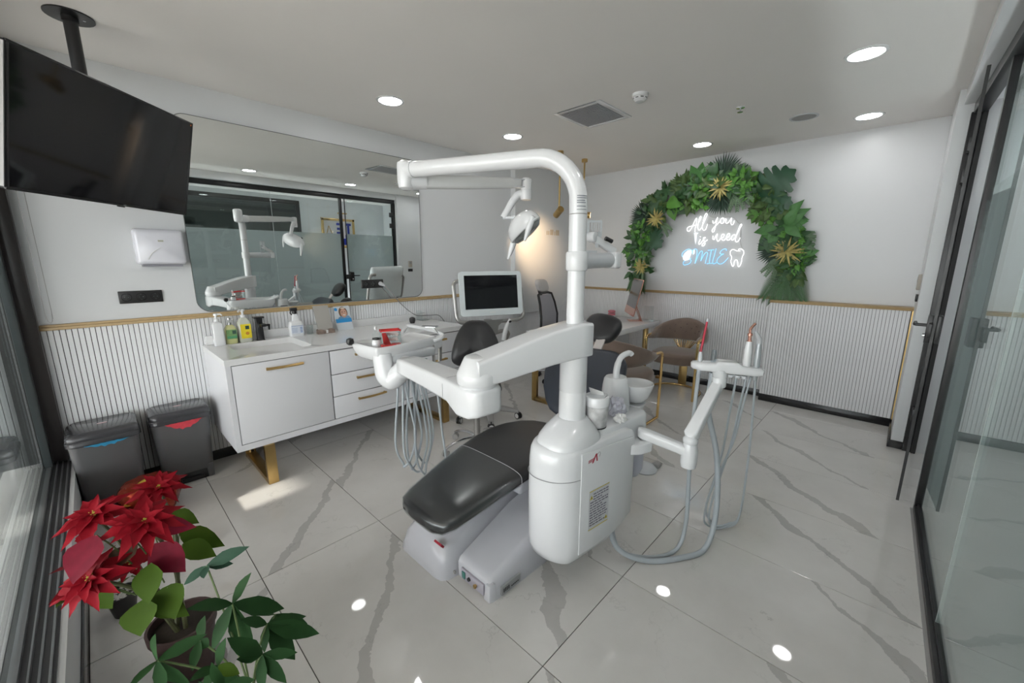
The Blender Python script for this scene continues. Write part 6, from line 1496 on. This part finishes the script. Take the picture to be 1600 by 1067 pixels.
def fern(px, py, angs, L_, m_='grey'):
    for a in angs:
        mb_ = MB(); c = gp_(px, py, 0.05); d = wdir(a, 0.25); s_ = Vector((0, d.z, -d.y))
        L = L_ * MPP
        for k in range(12):
            u = k / 12; p_ = c + d * (L * u) - Vector((0, 0, 0.2 * L * u * u))
            for sg in (-1, 1):
                leaf(mb_, p_, d * 0.8 + s_ * sg * 0.6, NW, L * 0.34 * (1 - u * .6), 0.013, 'blade', 0.2, 0.2)
        part('fern_frond', mb_, GRN[m_], gar, smooth=80, dbl=False)
def frond(px, py, ang, L_, m_='palm', dx=0.04):
    mb_ = MB(); c = gp_(px, py, dx); d = wdir(ang, 0.12); s_ = Vector((0, d.z, -d.y)); L = L_ * MPP
    pts_ = [c + d * (L * k / 10) - Vector((0, 0, 0.10 * L * (k / 10) ** 2)) for k in range(11)]
    mb_.tube(pts_, [0.004 * (1 - k / 12) for k in range(11)], 5)
    for k in range(26):
        u = 0.10 + 0.88 * k / 25; p_ = c + d * (L * u) - Vector((0, 0, 0.10 * L * u * u))
        for sg in (-1, 1):
            leaf(mb_, p_, d * (0.75 + u * .5) + s_ * sg * (0.9 - 0.4 * u) + Vector((-0.15, 0, -0.12)), NW, L * (0.44 - 0.26 * abs(u - .35)), 0.0065, 'blade', 0.2, 0.25)
    part('palm_frond', mb_, GRN[m_], gar, smooth=80, dbl=False)
# mossy backing bunches so that no wall shows through
for (x_, y_) in ((998, 420), (999, 395), (1003, 370), (1012, 345), (1028, 325), (1048, 310), (1068, 298), (1090, 292), (1112, 290), (1135, 290), (1158, 288), (1178, 295), (1196, 305), (1212, 320), (1226, 340), (1236, 362), (1240, 385), (1240, 408), (1236, 425)):
    bush(x_, y_, 17, random.choice(('broad', 'olive', 'broad')), 26, 0.10, 0.055, 'foliage')
# left leg
for a in (165, 185, 205): frond(1000, 418, a, 36)
bush(994, 400, 13, 'lite'); bush(1003, 362, 15, 'lite', 40); bush(992, 385, 9, 'dief', 16, .11, .06)
monstera(1012, 366, 36, 128); fern(1010, 388, (150, 185, 210), 22); rosette(1002, 417, 15, 22); fern(1003, 418, (165, 195), 18, 'grey')
fan(1010, 338, 30, 215, 375, 24); fan(1012, 338, 26, 60, 200, 12); rosette(1026, 342, 17, 26); fern(1034, 350, (110, 140), 22)
# upper left
broad(1032, 318, (300, 340, 15, 250, 200), 26, 21, 'broad'); broad(1052, 318, (80, 130, 30), 24, 20, 'broad'); broad(1044, 313, (118,), 26, 20, 'lite', .09); broad(1050, 322, (165, 100), 22, 17, 'lite', .05); broad(1056, 305, (330, 0, 45), 24, 19, 'broad')
bush(1070, 292, 16, 'olive', 44, .085, .030); broad(1078, 318, (150, 190), 18, 10, 'olive')
broad(1094, 286, (330, 0, 30, 60, 300, 90), 30, 17, 'dief'); bush(1090, 306, 14, 'lite', 40); bush(1098, 316, 9, 'lite', 22); broad(1112, 275, (20, 350, 60), 20, 15, 'broad')
# crown
fan(1131, 275, 32, -85, 85, 24); fan(1128, 305, 30, 100, 262, 24); fan(1112, 300, 22, 190, 260, 10); rosette(1126, 293, 18, 30)
fern(1155, 275, (350, 20, 45), 20); bush(1146, 291, 10, 'lite', 26); bush(1162, 281, 16, 'lite', 50); fern(1152, 298, (150, 170, 195, 130, 115), 26); bush(1172, 300, 10, 'lite', 22)
# upper right
monstera(1190, 304, 46, 55); monstera(1200, 318, 30, 95); bush(1188, 333, 12, 'olive', 30); bush(1196, 343, 8, 'lite', 18, .07, .04); broad(1183, 330, (230, 200, 250), 15, 9, 'lite')
broad(1222, 345, (10, 40, 65, 90, 115, 340, 150), 31, 15, 'dief'); broad(1228, 352, (25, 55, 80, 105, 130), 24, 13, 'dief', .08); broad(1214, 356, (230, 190, 260, 165, 210), 27, 14, 'dief')
bush(1242, 372, 12, 'lite', 36); broad(1250, 372, (60, 90), 16, 12, 'broad'); fern(1253, 370, (60, 80, 100), 16)
broad(1205, 372, (180, 140, 220), 20, 16, 'broad')
fan(1216, 390, 27, 190, 350, 22); rosette(1230, 393, 20, 30); bush(1244, 410, 15, 'lite', 44); broad(1250, 398, (75, 100, 50), 18, 14, 'dief'); fern(1252, 385, (70, 95), 16)
for a in (152, 168, 182, 196, 212): frond(1233, 414, a, 46)
fern(1218, 405, (190, 215, 235), 24)

# ================================================================== PLANTS BY THE WINDOW
def at_dist(px, py, dist):
    d = _r * ((px - 800) / FPX) - _u * ((py - 533.5) / FPX) + _f
    return Vector((0, 0, CAM_H)) + d * (dist / math.hypot(d.x, d.y))
SOIL = mat('potting_soil', (0.022, 0.016, 0.012), 0.95, var=0.5, scale=90)
STEM = mat('stem_brown_green', (0.075, 0.080, 0.035), 0.6, var=0.4, scale=40)
STEMG = mat('stem_green', (0.10, 0.15, 0.05), 0.6, var=0.3, scale=40)
PD = 1.66
pc0 = at_dist(284, 968, PD); pr_ = 0.094; prim = pc0.z
t = thing('poinsettia', 'red poinsettia growing in a dark pot beside the window', 'plant', (pc0.x, pc0.y, 0))
POT = mat('pot_terracotta_dark', (0.055, 0.030, 0.028), 0.6, var=0.3)
part('pot', MB().lathe([(pr_ * 0.70, 0.0), (pr_ * 0.72, 0.01), (pr_ * 0.98, prim - 0.03), (pr_ * 1.04, prim - 0.03), (pr_ * 1.06, prim), (pr_ * 0.97, prim), (pr_ * 0.94, prim - 0.03), (0.001, prim - 0.03)], (pc0.x, pc0.y, 0), 28), POT, t)
part('soil', MB().lathe([(pr_ * 0.945, prim - 0.028), (pr_ * 0.5, prim - 0.020), (0.001, prim - 0.016)], (pc0.x, pc0.y, 0), 20), SOIL, t)
part('saucer', MB().lathe([(pr_ * 1.05, 0), (pr_ * 1.15, 0.018), (pr_ * 1.10, 0.018), (pr_ * 0.8, 0.006)], (pc0.x, pc0.y, 0), 24), mat('saucer_grey', (0.30, 0.28, 0.27), 0.6), t)
random.seed(9)
soilp = Vector((pc0.x, pc0.y, prim - 0.02))
heads = [(148, 805, PD + 0.05, 0.78), (226, 815, PD - 0.10, 0.85), (248, 762, PD + 0.16, 0.72), (140, 905, PD - 0.10, 0.70), (200, 880, PD + 0.02, 0.55)]
VIEW = -(_f * 0.75) + Vector((0, 0, 0.65))
for hi, (hx, hy, hdst, sc) in enumerate(heads):
    c = at_dist(hx, hy, hdst)
    mid = soilp.lerp(c, 0.55) + Vector((random.uniform(-.03, .03), random.uniform(-.02, .03), 0.03))
    part('stem', MB().tube(spline([soilp + Vector((random.uniform(-.025, .025), random.uniform(-.025, .025), -0.01)), mid, c], 5), [0.008 - 0.0004 * k for k in range(11)], 7), STEM, t)
    nb_ = 23
    if hi == 3: up_ = Vector((-0.3, -0.3, 0.55))
    elif hi == 0: up_ = Vector((-0.25, -0.30, 0.95))
    else: up_ = Vector((0.0, -0.45, 0.90))
    up_.normalize()
    ax1 = up_.cross(Vector((0, 1, 0.2))).normalized(); ax2 = up_.cross(ax1)
    for k in range(nb_):
        ring_ = 0 if k < 9 else (1 if k < 17 else 2)
        a = 2 * math.pi * (k / 9.0, (k - 9) / 8.0 + 0.07, (k - 17) / 6.0 + 0.03)[ring_] + random.uniform(-.2, .2)
        d = ax1 * math.cos(a) + ax2 * math.sin(a) + up_ * ((0.0, 0.30, 0.65)[ring_] + random.uniform(-.1, .1))
        L = (0.130, 0.100, 0.060)[ring_] * sc * random.uniform(.85, 1.15)
        leaf_part('bract', t, GRN['red'], c + up_ * (0.004 * ring_), d, up_, L, L * 0.42, 'poin', 0.22, 0.28 if ring_ == 0 else 0.15, 0.02)
    fl_ = MB()
    for k in range(7):
        a = k * 2.4; q = 0.005 * math.sqrt(k)
        fl_.lathe([(0.001, -0.002), (0.0035, 0.002), (0.003, 0.007), (0.001, 0.009)], c + up_ * 0.006 + ax1 * (q * math.cos(a)) + ax2 * (q * math.sin(a)), 6)
    part('flower_bud', fl_, mat('bud_yellow', (0.42, 0.36, 0.05), 0.5, var=0.4, scale=200), t)
# single big leaves (measured centres): base px, tip px, dist, width, material, shape
big = [((150, 836), (110, 908), 1.56, 0.105, 'mag', 'ovate'), ((240, 850), (286, 893), 1.54, 0.090, 'mag', 'ovate'), ((236, 822), (302, 822), 1.58, 0.06, 'mag', 'ovate'),
       ((214, 848), (152, 902), 1.58, 0.075, 'rg', 'ovate'), ((236, 880), (228, 942), 1.50, 0.085, 'poin', 'ovate'), ((240, 935), (292, 962), 1.50, 0.07, 'poin', 'heart'), ((262, 918), (270, 966), 1.49, 0.095, 'poin', 'heart'),
       ((222, 938), (216, 992), 1.49, 0.10, 'poin', 'ovate'), ((280, 830), (348, 852), 1.74, 0.075, 'poin', 'ovate'), ((285, 850), (335, 868), 1.70, 0.07, 'poin', 'ovate'), ((268, 800), (308, 816), 1.80, 0.055, 'poin', 'ovate'),
       ((150, 918), (172, 950), 1.62, 0.06, 'poin', 'ovate'), ((130, 915), (88, 944), 1.60, 0.06, 'poin', 'ovate'), ((205, 900), (180, 915), 1.66, 0.06, 'poin', 'ovate'), ((140, 880), (80, 890), 1.62, 0.05, 'red', 'poin'), ((138, 905), (78, 938), 1.60, 0.05, 'red', 'poin'), ((150, 915), (110, 940), 1.58, 0.05, 'red', 'poin'),
       ((205, 890), (150, 915), 1.60, 0.045, 'red', 'poin'), ((238, 850), (205, 890), 1.62, 0.06, 'red', 'poin'), ((150, 870), (165, 905), 1.64, 0.05, 'red', 'poin'), ((140, 825), (125, 852), 1.70, 0.05, 'red', 'poin')]
for (b_, e_, dst, w_, m_, shp) in big:
    p0, p1 = at_dist(*b_, dst + 0.03), at_dist(*e_, dst - 0.03)
    L = (p1 - p0).length
    leaf_part('leaf', t, GRN[m_], p0, p1 - p0, VIEW, L * 1.05, w_, shp, 0.10, 0.10, 0.006)
    if m_ in ('poin', 'mag', 'rg'):
        part('petiole', MB().tube(spline([soilp.lerp(p0, 0.55) + Vector((0, 0, 0.04)), soilp.lerp(p0, 0.8) + Vector((0, 0, 0.03)), p0], 3), 0.0022, 5), STEMG, t)

# pachira beside it, pot just below the frame
mp0 = at_dist(395, 1085, 1.12)
mb0 = Vector((mp0.x, mp0.y, 0)); 
t = thing('pachira', 'green pachira with fingered leaves beside the poinsettia, lower edge', 'plant', mb0)
part('pot', MB().lathe([(0.06, 0), (0.062, 0.01), (0.085, 0.17), (0.09, 0.17), (0.09, 0.19), (0.08, 0.19), (0.078, 0.165), (0.001, 0.165)], mb0, 24), mat('pot_grey', (0.22, 0.21, 0.20), 0.6), t)
part('soil', MB().lathe([(0.079, 0.168), (0.001, 0.172)], mb0, 18), SOIL, t)
trunk_top = mb0 + Vector((0, 0.02, 0.32))
part('trunk', MB().tube(spline([mb0 + Vector((0, 0, 0.16)), mb0 + Vector((0.008, 0.01, 0.24)), trunk_top], 5), [0.016] * 5 + [0.012] * 6, 10), STEM, t)
groups = [((363, 943), 1.24, [((355, 905), (390, 880)), 0, 0], [(300, 948), (388, 898), (442, 950), (390, 1028), (330, 1015)], 'dgrn'),
          ((417, 975), 1.22, None, [(495, 990), (460, 1030), (476, 962), (412, 1018), (380, 968)], 'dgrn'),
          ((410, 1022), 1.12, None, [(445, 1067), (462, 1020), (372, 1030), (408, 1082), (360, 1000)], 'dgrn'),
          ((246, 1032), 1.16, None, [(200, 1075), (318, 992), (292, 1072), (238, 996), (255, 1082)], 'dgrn'),
          ((323, 884), 1.36, None, [(384, 855), (362, 880), (288, 912), (318, 902)], 'blu'),
          ((312, 1000), 1.20, None, [(300, 1046), (325, 1010), (318, 965)], 'dgrn'),
          ((340, 1040), 1.10, None, [(372, 1052), (318, 1075), (350, 1000), (300, 1060), (375, 1085)], 'dgrn'),
          ((430, 960), 1.30, None, [(395, 955), (478, 975), (440, 985), (425, 985)], 'dgrn'),
          ((350, 1075), 1.05, None, [(310, 1070), (395, 1062), (330, 1040), (350, 1120)], 'dgrn')]
for gi, (gc, dst, _x, tips, m_) in enumerate(groups):
    c = at_dist(*gc, dst)
    part('petiole', MB().tube(spline([trunk_top + Vector((0, 0, -0.02)), trunk_top.lerp(c, 0.5) + Vector((0, 0, 0.015)), c], 5), 0.0026, 6), STEMG, t)
    for k, tp_ in enumerate(tips):
        e_ = at_dist(*tp_, dst - 0.02 + 0.02 * (k % 3 - 1))
        L = (e_ - c).length
        leaf_part('leaflet', t, GRN['poin'] if (gi, k) in ((6, 0),) else GRN[m_], c, e_ - c, VIEW + Vector((random.uniform(-.3, .3), 0, random.uniform(-.2, .3))), L * 1.06, max(0.028, L * 0.34), 'lance', 0.12, 0.06, 0.004)
# dark pot with white gravel
gpz = on_plane(190, 928, 'z', 0.09)
t = thing('gravel_pot', 'small black pot topped with white gravel behind the poinsettia', 'pot', (gpz.x, gpz.y, 0))
part('pot', MB().lathe([(0.035, 0), (0.050, 0.085), (0.055, 0.10), (0.050, 0.10), (0.047, 0.088), (0.001, 0.088)], (gpz.x, gpz.y, 0), 22), BLACKP, t)
gv = MB()
for k in range(70):
    a, q = random.uniform(0, 6.28), 0.043 * math.sqrt(random.random())
    gv.lathe([(0.001, -0.004), (0.006, 0), (0.001, 0.004)], (gpz.x + q * math.cos(a), gpz.y + q * math.sin(a), 0.092 + random.uniform(0, .004)), 5)
part('gravel', gv, mat('gravel_white', (0.55, 0.54, 0.52), 0.7, var=0.5, scale=90), t, kind='stuff')
# red foil wrapped gift pot with gold ribbon
fz = on_plane(233, 762, 'z', 0.17)
t = thing('foil_basket', 'orange red foil wrapped basket with gold ribbon behind the poinsettia', 'basket', (fz.x, fz.y, 0))
FOIL = mat('foil_red', (0.34, 0.035, 0.012), 0.22, 0.55, var=0.5, scale=20)
secs = []
for z_, r_ in ((0, 0.085), (0.05, 0.115), (0.11, 0.135), (0.17, 0.140), (0.20, 0.125), (0.215, 0.11)):
    secs.append([(fz.x + (r_ + 0.006 * math.sin(9 * a + z_ * 20)) * math.cos(a), fz.y + (r_ + 0.006 * math.sin(9 * a + z_ * 20)) * math.sin(a), z_) for a in [2 * math.pi * k / 40 for k in range(40)]])
part('foil', MB().loft(secs), FOIL, t, smooth=70)
rb_ = MB()
for (dx_, dy_, dz_, a_) in ((0.0, -0.03, 0.222, 0.1), (-0.03, -0.12, 0.185, 0.2), (0.02, -0.135, 0.165, -0.1), (-0.07, -0.105, 0.15, 0.35)):
    leaf(rb_, (fz.x + dx_ - 0.05, fz.y + dy_, dz_), (1, a_, 0.02), (0, -0.5, 1), 0.12, 0.040, 'ovate', 0.1, 0.1)
part('ribbon', rb_, mat('ribbon_gold', (0.55, 0.40, 0.06), 0.25, 0.5, var=0.3, scale=30), t)
part('fairy_light', MB().lathe([(0.001, -0.003), (0.003, 0), (0.001, 0.003)], (fz.x - 0.02, fz.y - 0.142, 0.175), 8), emis('fairy_glow', (1.0, 0.45, 0.12), 5.0), t)
